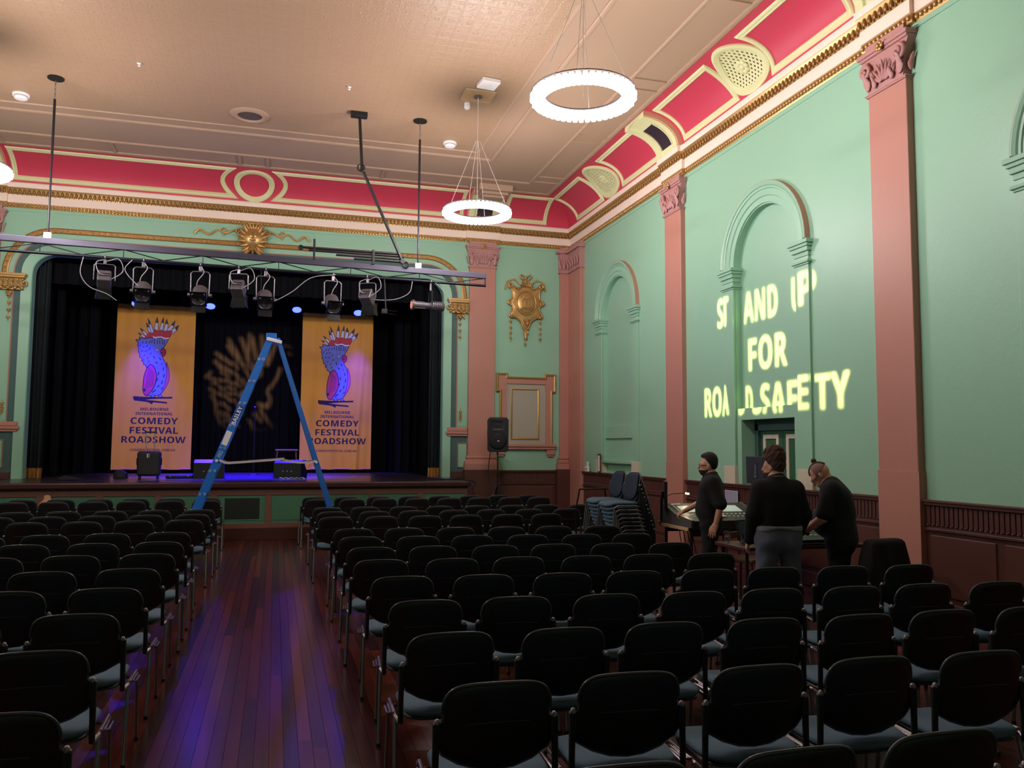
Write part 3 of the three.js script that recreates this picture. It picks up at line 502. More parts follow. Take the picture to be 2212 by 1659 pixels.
{ // crest over the opening
  const t = thing('gilded_crest', 'gilded shell-topped crest with ribbons above the middle of the stage opening', 'crest', [XC, 6.17, BZ]);
  const o = [[0, -0.36], [0.08, -0.24], [0.17, -0.2], [0.24, -0.08], [0.32, 0.02], [0.28, 0.13], [0.2, 0.2], [0.13, 0.29], [0, 0.31]], out = [...o, ...o.slice(1, -1).reverse().map(([x, y]) => [-x, y])].reverse();
  mesh('body', pad(out, 0.16, (x, y, z) => [x, y, z + 0.05 + 0.08 * Math.max(0, 1 - (x * x + y * y) / 0.06)], 3, 6), M.gold, t);
  mesh('face', [ball(0.09, 0, 0.04, 0.17, 1.2, 0.9, 0.6), ball(0.03, -0.05, 0.08, 0.21), ball(0.03, 0.05, 0.08, 0.21), ball(0.03, 0, 0.03, 0.23, 0.8, 1.2, 1), ball(0.05, 0, -0.05, 0.2, 1.4, 0.5, 0.8)], M.gold, t);
  const sc = []; for (const s of [-1, 1]) { for (let i = 0; i < 7; i++) sc.push(leafShape(0.09, 0.2, 0.05).rotateZ(-s * (0.5 + i * 0.36)).translate(s * (0.1 + 0.03 * sin(i)), 0.1 - i * 0.055, 0.12)); const p = []; for (let i = 0; i <= 18; i++) { const a = i / 18 * 2.8 * PI, r = 0.085 * (1 - i / 24); p.push([s * (0.27 + r * cos(a)), 0.12 + r * sin(a), 0.08]); } sc.push(tube(p, 0.02, 28, 5)); }
  for (let i = -3; i <= 3; i++) sc.push(leafShape(0.07, 0.16, 0.06).rotateZ(-i * 0.35).translate(i * 0.03, 0.17, 0.1), leafShape(0.06, 0.16, 0.05).rotateZ(PI + i * 0.4).translate(i * 0.03, -0.18, 0.1));
  mesh('scroll_leaves', sc, M.gold, t);
  for (const s of [-1, 1]) { const p = []; for (let i = 0; i <= 26; i++) { const q = i / 26; p.push([s * (0.28 + q * 0.9), 0.16 - 0.1 * q + 0.05 * sin(q * 16) * (0.4 + q), 0.03 + 0.015 * sin(q * 9)]); } mesh('ribbon', sweep(p, [0, 0, 1], [[-0.02, 0], [-0.018, 0.02], [0.018, 0.02], [0.02, 0]]), M.gold, t); mesh('ribbon_knot', [tidy(new THREE.TorusGeometry(0.05, 0.014, 6, 14).translate(s * 0.6, 0.15, 0.03)), ball(0.024, s * 0.6, 0.07, 0.03, 0.8, 1.8, 0.8)], M.gold, t); }
}
{ // lyre shield
  const t = thing('gilded_shield', 'gilded cartouche with an oval lyre relief, bow and ribbons on the green wall', 'cartouche', [5.55, 5.12, BZ]);
  const h = [[0, -0.66], [0.07, -0.58], [0.12, -0.45], [0.27, -0.34], [0.34, -0.36], [0.4, -0.3], [0.32, -0.12], [0.42, 0.0], [0.34, 0.1], [0.34, 0.3], [0.42, 0.36], [0.36, 0.44], [0.27, 0.36], [0.16, 0.34], [0.1, 0.42], [0, 0.46]];
  const out = [...h, ...h.slice(1, -1).reverse().map(([x, y]) => [-x, y])].reverse();
  mesh('scroll_back', pad(out, 0.06, (x, y, z) => [x, y, z + 0.05], 4, 5), M.gold, t);
  mesh('scroll_edge', [-1, 1].flatMap((s) => [tube(h.map(([x, y]) => [s * x, y, 0.075]), 0.022, 60, 6), tidy(new THREE.TorusGeometry(0.045, 0.022, 6, 14).translate(s * 0.38, 0.4, 0.09)), tidy(new THREE.TorusGeometry(0.04, 0.02, 6, 14).translate(s * 0.4, 0, 0.08)), ball(0.045, s * 0.35, -0.33, 0.08)]), M.gold, t);
  mesh('oval_boss', pad(range(28).map((i) => [0.235 * cos(i / 28 * 2 * PI), 0.27 * sin(i / 28 * 2 * PI)]), 0.11, (x, y, z) => [x, y, z + 0.085], 2.5, 6), M.gold, t);
  mesh('oval_rim', tube(range(32).map((i) => [0.24 * cos(i / 32 * 2 * PI), 0.275 * sin(i / 32 * 2 * PI), 0.1]), 0.02, 64, 6, true), M.gold, t);
  const ly = [rod([-0.06, -0.14, 0.165], [0.06, -0.14, 0.165], 0.014)]; for (const s of [-1, 1]) ly.push(tube([[0, -0.16, 0.165], [s * 0.1, -0.1, 0.16], [s * 0.11, 0.02, 0.155], [s * 0.06, 0.1, 0.15], [s * 0.1, 0.15, 0.14], [s * 0.13, 0.12, 0.14]], 0.012, 24, 5), ball(0.03, s * 0.12, -0.15, 0.14)); for (let i = -2; i <= 2; i++) ly.push(rod([i * 0.016, -0.13, 0.17], [i * 0.016, 0.08, 0.16], 0.0035, 0.0035, 4)); ly.push(rod([-0.09, 0.08, 0.155], [0.09, 0.08, 0.155], 0.01));
  mesh('lyre_relief', ly, M.gold, t);
  const lv = []; for (let i = -3; i <= 3; i++) lv.push(leafShape(0.06, 0.14, 0.04).rotateZ(PI - i * 0.4).translate(i * 0.025, -0.4, 0.1), leafShape(0.05, 0.1, 0.04).rotateZ(-i * 0.4).translate(i * 0.025, 0.38, 0.09)); lv.push(leafShape(0.12, 0.26, 0.05).rotateZ(PI).translate(0, -0.6, 0.05), leafShape(0.06, 0.14, 0.03).rotateZ(PI + 0.5).translate(0, -0.62, 0.05), leafShape(0.06, 0.14, 0.03).rotateZ(PI - 0.5).translate(0, -0.62, 0.05));
  mesh('leaf_tufts', lv, M.gold, t);
  for (const s of [-1, 1]) {
    mesh('ribbon', sweep([[0.03, 0.56, 0.03], [0.12, 0.44, 0.05], [0.2, 0.5, 0.02], [0.27, 0.56, 0.04], [0.38, 0.53, 0.02], [0.44, 0.5, 0.03], [0.47, 0.4, 0.02], [0.5, 0.3, 0.02]].map(([x, y, z]) => [s * x, y, z]), [0, 0, 1], [[-0.02, 0], [-0.016, 0.02], [0.016, 0.02], [0.02, 0]]), M.gold, t);
    mesh('bow_loop', tube([[0, 0.58, 0.04], [s * 0.08, 0.56, 0.05], [s * 0.13, 0.6, 0.05], [s * 0.13, 0.66, 0.05], [s * 0.08, 0.66, 0.05]], 0.018, 20, 6, true), M.gold, t);
    mesh('husk_drop', huskDrop(s * 0.36, -0.46, 0.04, [0, -0.15, -0.27, -0.4]), M.gold, t);
  }
  mesh('bow_knot', [ball(0.04, 0, 0.6, 0.06), ball(0.025, 0, 0.52, 0.05, 0.8, 2, 0.8)], M.gold, t);
  mesh('tail_drop', huskDrop(0, -0.86, 0.04, [0, -0.12]), M.gold, t);
}
{ // framed blank notice panel
  const t = thing('framed_panel', 'blank grey wall panel in an eared terracotta and gilt frame, behind the loudspeaker', 'wall panel', [0, 0, BZ]);
  mesh('board', span(5.1, 6.06, 1.8, 3.24, 0, 0.02), M.panelGrey, t);
  mesh('inner_gilt_line', sweep([[5.23, 1.95, 0.02], [5.88, 1.95, 0.02], [5.88, 3.1, 0.02], [5.23, 3.1, 0.02]], [0, 0, 1], [[-0.02, 0], [-0.02, 0.015], [0, 0.022], [0.02, 0.012], [0.02, 0]], true), M.gold, t);
  const L = 4.96, R = 6.2, T = 3.36, e = 0.08;
  mesh('frame', [span(L + 0.02, 5.1, 1.8, T, 0, 0.05), span(6.06, R - 0.02, 1.8, T, 0, 0.05), span(L + 0.03, R - 0.03, 3.22, T - 0.002, 0.002, 0.0515), span(L - e, L + 0.15, 3.05, T + 0.08, 0.001, 0.053), span(R - 0.15, R + e, 3.05, T + 0.08, 0.001, 0.053)], M.terracotta, t);
  const out = [[L, 1.8], [L, 3.05], [L - e, 3.05], [L - e, T + 0.08], [L + 0.15, T + 0.08], [L + 0.15, T], [R - 0.15, T], [R - 0.15, T + 0.08], [R + e, T + 0.08], [R + e, 3.05], [R, 3.05], [R, 1.8]];
  mesh('gilt_edge', sweep(out.map(([x, y]) => [x, y, 0.03]), [0, 0, 1], [[-0.03, -0.03], [-0.03, 0.03], [0, 0.045], [0.025, 0.02], [0.025, -0.03]], false, 0.4), M.gold, t);
  mesh('sill', [span(L - 0.1, R + 0.1, 1.76, 1.82, 0, 0.12, 0.01), span(L - 0.07, R + 0.07, 1.7, 1.765, 0, 0.09, 0.01)], M.terracotta, t);
  for (const x of [L + 0.02, R - 0.02]) mesh('console', [span(x - 0.1, x + 0.1, 1.58, 1.7, 0, 0.07, 0.01), span(x - 0.07, x + 0.07, 1.53, 1.585, 0, 0.05, 0.01)], M.terracotta, t);
}
// ---------- stage ----------
const SF = -16.1, SX = 4.3;   // front of the stage, half width of its apron
{
  const t = thing('stage', 'raised timber stage with green panelled front and dark rounded lip', 'stage', [XC, 0, 0]);
  const body = span(-SX, SX, 0, 1.0, BZ, SF - 0.02); mesh('carcass', [body, span(-5.6, 5.6, 0.9, 1.035, -22.6, BZ - 0.2)], M.blackMatt, t);
  const bw = 0.14; for (let i = 0, z = SF + 0.06; z > -22.5; z -= bw, i++) mesh('stage_board', span(z < BZ + 0.15 ? -5.5 : -SX - 0.03, z < BZ + 0.15 ? 5.5 : SX + 0.03, 1.03, STAGE_Y + rr(-0.0008, 0.0008), z - bw + 0.002, z), i % 3 ? M.stageTop : phys('#31262a', 0.38, { clearcoat: 0.3 }), t);
  mesh('lip', span(-SX - 0.05, SX + 0.05, 0.96, STAGE_Y + 0.004, SF - 0.02, SF + 0.1, 0.03), M.stageLip, t);
  mesh('top_rail', span(-SX, SX, 0.83, 0.965, SF - 0.02, SF + 0.012, 0.004), M.stageBrown, t);
  mesh('bottom_rail', span(-SX, SX, 0.22, 0.31, SF - 0.02, SF + 0.012, 0.004), M.stageBrown, t);
  mesh('skirting', span(-SX, SX, 0, 0.225, SF - 0.02, SF + 0.03, 0.006), std('#43201b', 0.4), t);
  const pitch = 0.957, x0 = -4.3;
  for (let i = 0; i <= 9; i++) { const x = x0 + i * pitch; mesh('stile', span(Math.max(-SX, x - 0.055), Math.min(SX, x + 0.055), 0.31, 0.83, SF - 0.02, SF + 0.01, 0.004), M.stageBrown, t); if (i < 9) mesh('front_panel', [span(x + 0.055, x + pitch - 0.055, 0.3, 0.84, SF - 0.03, SF - 0.004), span(x + 0.1, x + pitch - 0.1, 0.36, 0.79, SF - 0.01, SF + 0.002, 0.004)], M.stageGreen, t); }
  const v = []; for (let y = 0.4; y < 0.76; y += 0.022) v.push(span(-0.3, 0.3, y, y + 0.012, SF - 0.005, SF + 0.008)); 
  mesh('vent_grille', [span(-0.31, 0.31, 0.385, 0.775, SF - 0.01, SF + 0.003), ...v].map((g) => g.translate(0.02, 0, 0)), std('#16211a', 0.7), t);
  mesh('side_panel', [-1, 1].map((s) => span(s * SX - 0.01, s * SX + 0.01, 0, 1.0, BZ, SF)), M.stageBrown, t);
}
// stage house
struct('wall_stage', [span(-6.6, -6.4, 0, 7.6, -23, BZ - 0.28), span(5.2, 5.4, 0, 7.6, -23, BZ - 0.28), span(-6.6, 5.4, 0, 7.6, -23.2, -23), span(-6.6, 5.4, 7.4, 7.6, -23, BZ - 0.28)], M.voidBlack);
function drapeGeo(w, h, folds, depth, { gather = 0, seed: sd = 0, flare = 0 } = {}) { // hangs from y = h down to 0, both faces, 12 mm thick
  const nx = Math.max(16, folds * 8), ny = 10, g = new THREE.BoxGeometry(w, h, 0.012, nx, ny, 1), p = g.attributes.position;
  for (let i = 0; i < p.count; i++) { const u = p.getX(i) / w + 0.5, v = p.getY(i) / h + 0.5, a = u * folds * 2 * PI + sd + 0.5 * sin(u * 9 + sd); p.setZ(i, p.getZ(i) + depth * (0.6 + 0.4 * (1 - v)) * sin(a) + depth * 0.3 * sin(2.3 * a + v * 2)); p.setX(i, p.getX(i) * (1 + flare * (1 - v))); }
  g.computeVertexNormals(); return tidy(g.translate(0, h / 2, 0));
}
{
  const back = mesh('backdrop_curtain', drapeGeo(11.4, 6, 44, 0.06), M.velvet); back.position.set(XC, STAGE_Y + 0.02, -22.3); tag(back, 'black velvet curtain hung across the back of the stage', 'curtain');
  const legs = [[-5.0, -19.6, 1.1], [-4.75, -21.3, 1.4], [3.95, -19.6, 1.3], [3.6, -21.3, 1.4]];
  const LAB = ['black velvet side curtain on the stage, front one at the suitcase side', 'black velvet side curtain deeper on the stage, beside the first banner', 'black velvet side curtain on the stage, front one at the loudspeaker side', 'black velvet side curtain deeper on the stage, beside the second banner'];
  legs.forEach(([x, z, w], i) => { const o = mesh('side_curtain', drapeGeo(w, 6, 6, 0.08, { seed: i }), M.velvet); o.position.set(x, STAGE_Y + 0.02, z); tag(o, LAB[i], 'curtain'); });
  [[-19.0, 5.12, 'front black border curtain hung along the top of the stage opening'], [-20.6, 5.25, 'second black border curtain hung above the banners and blue lamps']].forEach(([z, y, l], i) => { const o = mesh('border_curtain', drapeGeo(10.4, 1.4, 36, 0.05, { seed: i }), M.velvet); o.position.set(XC, y, z); tag(o, l, 'curtain'); });
  for (const s of [-1, 1]) {
    const t = thing('house_curtain', s > 0 ? 'grey house curtain with gilt hem gathered at the loudspeaker side of the opening' : 'grey house curtain with gilt hem gathered at the far-left side of the opening', 'curtain', [XC + s * 4.1, STAGE_Y, BZ - 0.42]);
    mesh('curtain_cloth', drapeGeo(0.3, 4.4, 4, 0.05).translate(0, 0.2, 0), M.velvetGrey, t);
    mesh('gilt_hem', drapeGeo(0.305, 0.2, 4, 0.05), M.goldDull, t);
  }
}
// ---------- banners ----------
function birdDraw(c, ink) { // a crested cockatoo on a twig
  c.save(); c.translate(-91, -38); c.scale(1.014, 1.081); c.lineJoin = c.lineCap = 'round';
  const path = (pts, close = true) => { c.beginPath(); c.moveTo(...pts[0]); for (let i = 1; i < pts.length; i++) { const p = pts[i]; p.length === 2 ? c.lineTo(...p) : c.quadraticCurveTo(...p); } if (close) c.closePath(); };
  const fillInk = (col, lw = 5) => { c.fillStyle = col; c.fill(); c.lineWidth = lw; c.strokeStyle = ink; c.stroke(); };
  const feather = (bx, by, tx, ty, q, tip, bend = 0) => { const dx = tx - bx, dy = ty - by, l = Math.hypot(dx, dy), nx = -dy / l, ny = dx / l, mx = lerp(bx, tx, 0.6) + nx * bend, my = lerp(by, ty, 0.6) + ny * bend; path([[bx + nx * q, by + ny * q], [mx + nx * q * 1.2, my + ny * q * 1.2, tx, ty], [mx - nx * q * 1.2, my - ny * q * 1.2, bx - nx * q, by - ny * q]]); fillInk('#e6dcdc', 4); path([[mx + nx * q, my + ny * q], [tx, ty], [mx - nx * q, my - ny * q], [mx, my]]); c.fillStyle = tip; c.fill(); };
  [[350, 335, 280, 292, 9], [365, 318, 297, 248, 10], [395, 300, 350, 196, 11], [412, 290, 363, 158, 12], [440, 275, 447, 143, 15], [484, 268, 503, 143, 14], [525, 268, 532, 158, 16, 8], [545, 275, 609, 168, 16, 8], [560, 285, 646, 208, 18, 14]].forEach(([a, b, d, e, q, k = 0]) => feather(a, b, d, e, q, '#4a4450', k));
  path([[330, 360], [345, 325], [380, 282], [405, 295], [432, 255], [462, 270], [485, 255], [510, 272], [538, 262], [590, 262], [575, 310, 556, 345], [480, 320, 420, 330]]); fillInk('#d2413c', 3);
  path([[556, 340], [535, 390, 512, 420], [500, 470, 508, 508], [552, 570, 562, 660], [555, 770, 505, 840], [450, 862, 385, 852], [400, 700, 405, 575], [368, 602], [358, 580], [342, 578], [336, 550], [322, 546], [324, 520], [304, 512], [300, 480], [288, 462], [292, 440], [280, 402], [287, 386], [262, 355], [300, 352], [290, 330], [345, 345], [400, 322, 556, 340]]); fillInk('#7e86c4', 6);
  path([[545, 545], [590, 640, 572, 725], [550, 790, 515, 825], [565, 700, 545, 545]]); fillInk('#cf5a86', 4);
  path([[402, 572], [452, 585, 462, 690], [455, 790, 382, 857], [338, 850, 343, 760], [345, 620, 402, 572]]); fillInk('#cf3f6c', 7);
  c.lineWidth = 3.5; for (let i = 0; i < 5; i++) { c.beginPath(); c.moveTo(392 + i * 9, 600 + i * 10); c.quadraticCurveTo(375 + i * 16, 690, 366 + i * 14, 800 - i * 8); c.stroke(); }
  c.fillStyle = ink; c.beginPath(); c.arc(356, 805, 13, 0, 7); c.fill();
  path([[490, 440], [510, 410, 533, 440], [545, 475, 515, 498], [484, 480, 490, 440]]); fillInk('#cc3550', 6); path([[492, 462], [505, 470, 516, 462]], false); c.stroke();
  c.strokeStyle = '#f3eaee'; c.lineWidth = 11; path([[418, 322], [435, 336, 452, 326], [470, 322, 492, 322], [520, 340, 556, 330]], false); c.stroke(); c.strokeStyle = ink;
  c.fillStyle = '#f0eef6'; c.beginPath(); c.arc(456, 440, 15, 0, 7); c.fill(); c.lineWidth = 4; c.stroke(); c.fillStyle = '#4a64a8'; c.beginPath(); c.arc(456, 440, 7, 0, 7); c.fill();
  const tick = (x, y, dx, dy, w = 6) => { c.lineWidth = w; c.beginPath(); c.moveTo(x, y); c.lineTo(x + dx, y + dy); c.stroke(); };
  [[410, 350, -4, 26], [430, 345, 0, 40], [455, 348, 2, 34], [475, 345, 4, 38], [500, 345, 2, 40], [520, 350, -4, 36], [390, 360, -10, 20], [360, 365, -8, 22], [330, 370, -6, 18], [310, 400, -12, 10], [340, 410, -14, 12], [370, 400, -12, 18], [330, 450, -14, 10], [365, 450, -16, 8], [395, 420, -12, 18], [405, 470, -10, 14], [350, 490, -12, 12], [380, 510, -10, 14], [340, 530, -10, 10], [390, 540, -12, 16], [430, 500, 6, 20, 8], [480, 510, 12, 18, 8], [450, 545, 8, 16], [468, 560, -12, -8], [500, 560, 6, 14], [478, 640, -2, 24, 9], [520, 600, 0, 22, 8], [530, 660, -4, 24, 9], [470, 700, -8, 20, 9], [515, 720, -6, 24, 9], [485, 760, -12, 16, 9], [430, 825, 10, -14, 9], [520, 780, -10, 14, 8], [455, 800, -8, 14, 8]].forEach((a) => tick(...a));
  for (const x of [425, 492]) { path([[x, 846], [x - 14, 868], [x, 862], [x + 12, 880], [x + 18, 860], [x + 32, 866], [x + 14, 842]]); fillInk('#8c90c0', 4); }
  c.fillStyle = ink; path([[258, 862], [430, 870, 610, 860], [612, 876], [480, 880], [330, 895], [260, 886]]); c.fill(); path([[262, 884], [420, 896], [562, 908], [568, 922], [440, 914], [430, 932], [405, 918], [385, 912], [270, 900]]); c.fill();
  c.restore();
}
const bannerTex = canvasTex(720, 1600, (c, w, h) => {
  c.fillStyle = '#f2a838'; c.fillRect(0, 0, w, h); const ink = '#241638';
  birdDraw(c, ink);
  c.fillStyle = ink; c.textAlign = 'center'; c.textBaseline = 'alphabetic';
  const line = (s, y, size, width, weight = 'bold') => { c.font = `${weight} ${size}px sans-serif`; c.save(); const m = c.measureText(s).width; c.translate(w / 2 + 10, y); c.scale(width / m, 1); c.fillText(s, 0, 0); c.restore(); };
  line('MELBOURNE', 1030, 40, 262); line('INTERNATIONAL', 1074, 40, 342);
  line('COMEDY', 1160, 86, 436); line('FESTIVAL', 1252, 86, 452); line('ROADSHOW', 1341, 86, 592);
  line('COMEDYFESTIVAL.COM.AU', 1422, 33, 412);
});
function banner(x0, x1, label, folds) {
  const s = 21.5 / 20.2, w = (x1 - x0) * s, h = 3.77 * s, t = thing('festival_banner', label, 'banner', [(x0 + x1) / 2 * s, 1.15, -21.5], 0, 'festival banners');
  const g = new THREE.BoxGeometry(w, h, 0.006, 60, 24, 1), p = g.attributes.position;
  for (let i = 0; i < p.count; i++) { const u = p.getX(i) / w + 0.5, v = 1 - (p.getY(i) / h + 0.5); let z = 0.012 * sin(u * 17 + 1) * (0.3 + v) + 0.008 * sin(u * 41 + v * 3); for (const [c, wd, a, lean] of folds) z += a * Math.exp(-(((u - c - lean * v) / wd) ** 2)) * (0.2 + 0.8 * v); p.setZ(i, p.getZ(i) + z); }
  g.computeVertexNormals();
  mesh('cloth', tidy(g.translate(0, h / 2, 0)), std('#ffffff', 0.75, { map: bannerTex }), t);
  mesh('top_batten', rod([-w / 2 - 0.05, h + 0.01, 0], [w / 2 + 0.05, h + 0.01, 0], 0.018), M.blackMetal, t);
  mesh('bottom_batten', rod([-w / 2, 0.02, 0.004], [w / 2, 0.02, 0.004], 0.016), std('#e08a6a', 0.7), t);
}
banner(-3.53, -1.86, 'first yellow festival banner with a crested bird, behind the suitcase', [[0.22, 0.05, 0.02, 0], [0.8, 0.05, 0.02, 0]]);
banner(0.555, 2.245, 'second yellow festival banner with a crested bird, a fold down one edge, behind the ladder', [[0.9, 0.03, 0.05, -0.12], [0.1, 0.06, 0.03, 0]]);
// ---------- blue lamps over the stage ----------
const BLUES = [[-3.14, 4.97, 'blue lamp over the first banner\'s bird', [-3.0, 2.4, -21.45]], [-1.55, 5.0, 'blue lamp between first banner and painted-bird light pattern', [-1.2, 1.07, -19.8]], [0.41, 5.02, 'blue lamp hanging clear above the ladder top', [-0.1, 1.07, -19.8]], [1.87, 5.02, 'blue lamp over the second banner\'s crest', [2.0, 2.4, -21.45]]];
BLUES.forEach(([x, y, label, aim], n) => {
  const s = 20.9 / 20.2, p = V(x * s, 1.75 + (y - 1.75) * s, -20.9), t = thing('blue_stage_light', label, 'stage lamp', p.toArray(), 0, 'blue stage lamps');
  const d = vec(aim).sub(p).normalize(), q = new THREE.Quaternion().setFromUnitVectors(V(0, -1, 0), d), face = new THREE.Quaternion().setFromUnitVectors(V(0, -1, 0), V(0, -0.86, 0.5));
  mesh('lamp_can', lathe([[0.0, 0.26], [0.09, 0.25], [0.12, 0.2], [0.12, 0.0], [0.11, 0.0], [0.11, 0.18]], 20).applyQuaternion(face), M.blackMetal, t);
  mesh('light_lens', cyl(0.108, 0.012, 0, -0.002, 0, 0.108, 24).applyQuaternion(face), std('#3030ff', 0.3, { emissive: new THREE.Color().setRGB(0.008, 0.013, 1), emissiveIntensity: 36 }), t);
  mesh('yoke', tube([[-0.13, 0.08, 0], [-0.14, 0.3, 0], [0, 0.4, 0], [0.14, 0.3, 0], [0.13, 0.08, 0]], 0.01, 24, 5), M.blackMetal, t);
  const l = shade(new THREE.SpotLight(new THREE.Color().setRGB(...BLUE.color), n % 3 ? BLUE.floorPower : BLUE.power, 0, n % 3 ? 0.58 : 0.45, 0.9)); l.name = 'blue_stage_light'; l.position.copy(V(0, -0.06, 0.05)); l.shadow.radius = 4; l.target.position.copy(d.clone().multiplyScalar(3)); t.add(l, l.target);
});
{ const b = mesh('lamp_bar', rod([-4.6, 5.62, -20.9], [3.4, 5.62, -20.9], 0.024), M.blackMetal); tag(b, 'black bar hung under the border that carries the blue lamps', 'lighting bar'); }
// ---------- things on the stage ----------
{
  const t = thing('suitcase', 'dark cabin suitcase with its handle pulled up, standing before the first banner', 'suitcase', [-2.46, STAGE_Y, -18.15]);
  mesh('shell', box(0.44, 0.5, 0.24, 0, 0.3, 0, 0.05), std('#232025', 0.5), t);
  const r = []; for (let i = -3; i <= 3; i++) r.push(box(0.02, 0.4, 0.02, i * 0.055, 0.3, 0.118, 0.006)); mesh('shell_ribs', r, std('#2c292e', 0.5), t);
  for (const s of [-1, 1]) { mesh('handle_tube', rod([s * 0.08, 0.54, -0.06], [s * 0.08, 0.93, -0.06], 0.011), std('#b9b4bb', 0.3, { metalness: 0.5 }), t); for (const z of [-0.08, 0.08]) mesh('wheel', rod([s * 0.17 - 0.012, 0.028, z], [s * 0.17 + 0.012, 0.028, z], 0.028, 0.028, 14), M.black, t); mesh('side_handle', box(0.02, 0.14, 0.05, s * 0.23, 0.34, 0, 0.008), M.black, t); }
  mesh('handle_grip', box(0.2, 0.03, 0.034, 0, 0.94, -0.06, 0.012), M.black, t); mesh('badge', box(0.05, 0.08, 0.006, -0.01, 0.46, 0.124, 0.002), std('#d9d6da', 0.4), t);
}
function wedge(x, z, turn, label) { // floor monitor: sloped grille on a wooden box
  const t = thing('monitor_wedge_speaker', label, 'speaker', [x, STAGE_Y, z], turn, 'floor monitors');
  const prof = poly([[-0.19, 0], [0.2, 0], [0.24, 0.1], [-0.05, 0.36], [-0.19, 0.3]]);
  mesh('cabinet', ext(prof, 0.56, 0.012).rotateY(PI / 2).translate(-0.28, 0.012, 0), M.black, t);
  mesh('grille', box(0.52, 0.012, 0.37, 0, 0, 0).rotateX(0.73).translate(0, 0.25, -0.1), std('#15151c', 0.6, { metalness: 0.3 }), t);
  mesh('socket_plate', box(0.36, 0.12, 0.01, 0, 0.15, 0.195, 0.004).rotateX(0), std('#1c1c22', 0.4), t);
  for (const i of [-1, 0, 1]) mesh('socket', cyl(0.016, 0.012, 0, 0, 0).rotateX(PI / 2).translate(i * 0.09, 0.15, 0.203), M.steel, t);
}
wedge(-1.3, -18.1, 0, 'black floor monitor speaker behind the ladder, beside the suitcase'); wedge(0.32, -18.0, -0.35, 'black floor monitor speaker under the ladder strap, before the stool');
{
  const t = thing('stool', 'tall wooden stool on the stage behind the floor monitor', 'stool', [0.25, STAGE_Y, -19.2]);
  mesh('seat', box(0.5, 0.035, 0.34, 0, 0.58, 0, 0.012), std('#6e4a3a', 0.5), t);
  for (const a of [-1, 1]) for (const b of [-1, 1]) mesh('leg', rod([a * 0.24, 0, b * 0.14], [a * 0.2, 0.565, b * 0.12], 0.018, 0.016), std('#6a4638', 0.5), t);
  mesh('stretcher', [rod([-0.22, 0.25, -0.13], [0.22, 0.25, -0.13], 0.011), rod([-0.22, 0.25, 0.13], [0.22, 0.25, 0.13], 0.011)], std('#6a4638', 0.5), t);
}
{
  const t = thing('microphone_stand', 'black microphone stand in the middle of the stage before the curtain', 'microphone stand', [-0.48, STAGE_Y, -20.2]);
  mesh('base', lathe([[0, 0.03], [0.12, 0.022], [0.13, 0], [0, 0]]), M.blackMetal, t); mesh('pole', rod([0, 0.02, 0], [0, 1.5, 0], 0.011), M.blackMetal, t);
  mesh('microphone', [rod([0, 1.5, 0], [0, 1.56, 0.12], 0.014, 0.02), ball(0.028, 0, 1.57, 0.14)], std('#3a3a48', 0.35, { metalness: 0.6 }), t); mesh('clip', rod([0, 1.48, 0], [0, 1.53, 0.05], 0.018), M.black, t);
}
function lump(name, label, category, [x, y, z], w, h, d, mat, bumps) { // a soft bag
  const o = mesh(name, skin((px, py, pz) => { let f = Math.hypot(px / (w / 2), py / h, pz / (d / 2)) - 0.9 + 0.12 * sin(px * bumps) * cos(pz * bumps) + 0.06 * sin(py * 40); return Math.max(f * Math.min(w, h, d) * 0.5, 0.004 - py); }, [-w * 0.6, -0.02, -d * 0.6], [w * 0.6, h * 1.15, d * 0.6], Math.min(w, h) / 12), mat);
  o.position.set(x, y, z); tag(o, label, category); return o;
}
lump('shoulder_bag', 'dark shoulder bag slumped on the stage beside the suitcase', 'bag', [-2.96, STAGE_Y, -18.1], 0.34, 0.2, 0.24, std('#17131a', 0.7), 17);
lump('folded_cloth', 'dark cloth lying on the stage edge left of the shoulder bag', 'cloth', [-3.75, STAGE_Y, -17.4], 0.5, 0.09, 0.3, std('#1a1216', 0.9), 15);
{ const t = thing('equipment_case', 'flat black equipment case lying on the stage right of the suitcase', 'case', [-1.86, STAGE_Y, -18.05]); mesh('case_body', box(0.52, 0.07, 0.2, 0, 0.035, 0, 0.02), M.black, t); mesh('case_handle', tube([[-0.06, 0.03, 0.1], [-0.05, 0.03, 0.125], [0.05, 0.03, 0.125], [0.06, 0.03, 0.1]], 0.007, 12, 5), M.blackMetal, t); mesh('latch', [box(0.03, 0.03, 0.01, -0.17, 0.045, 0.1), box(0.03, 0.03, 0.01, 0.17, 0.045, 0.1)], M.steel, t); }
{ const p = []; for (let i = 0; i <= 30; i++) p.push([0.1 + i * 0.017, STAGE_Y + 0.012 + 0.01 * sin(i), -17.62 + 0.07 * sin(i * 0.7)]); tag(mesh('white_cable', tube(p, 0.011, 70, 5), std('#c9c6d6', 0.5)), 'white cable snaking on the stage by the floor monitor', 'cable'); }
{ const p = [[3.1, STAGE_Y + 0.012, -17.4], [3.4, STAGE_Y + 0.012, -16.6], [3.62, 1.09, -16.15], [3.78, 1.0, -15.96], [3.86, 0.4, -15.95], [3.9, 0.02, -15.9], [4.1, 0.012, -16.2]]; tag(mesh('black_cable', tube(p, 0.012, 60, 5), M.black), 'black cable hanging off the stage end towards the loudspeaker', 'cable'); }
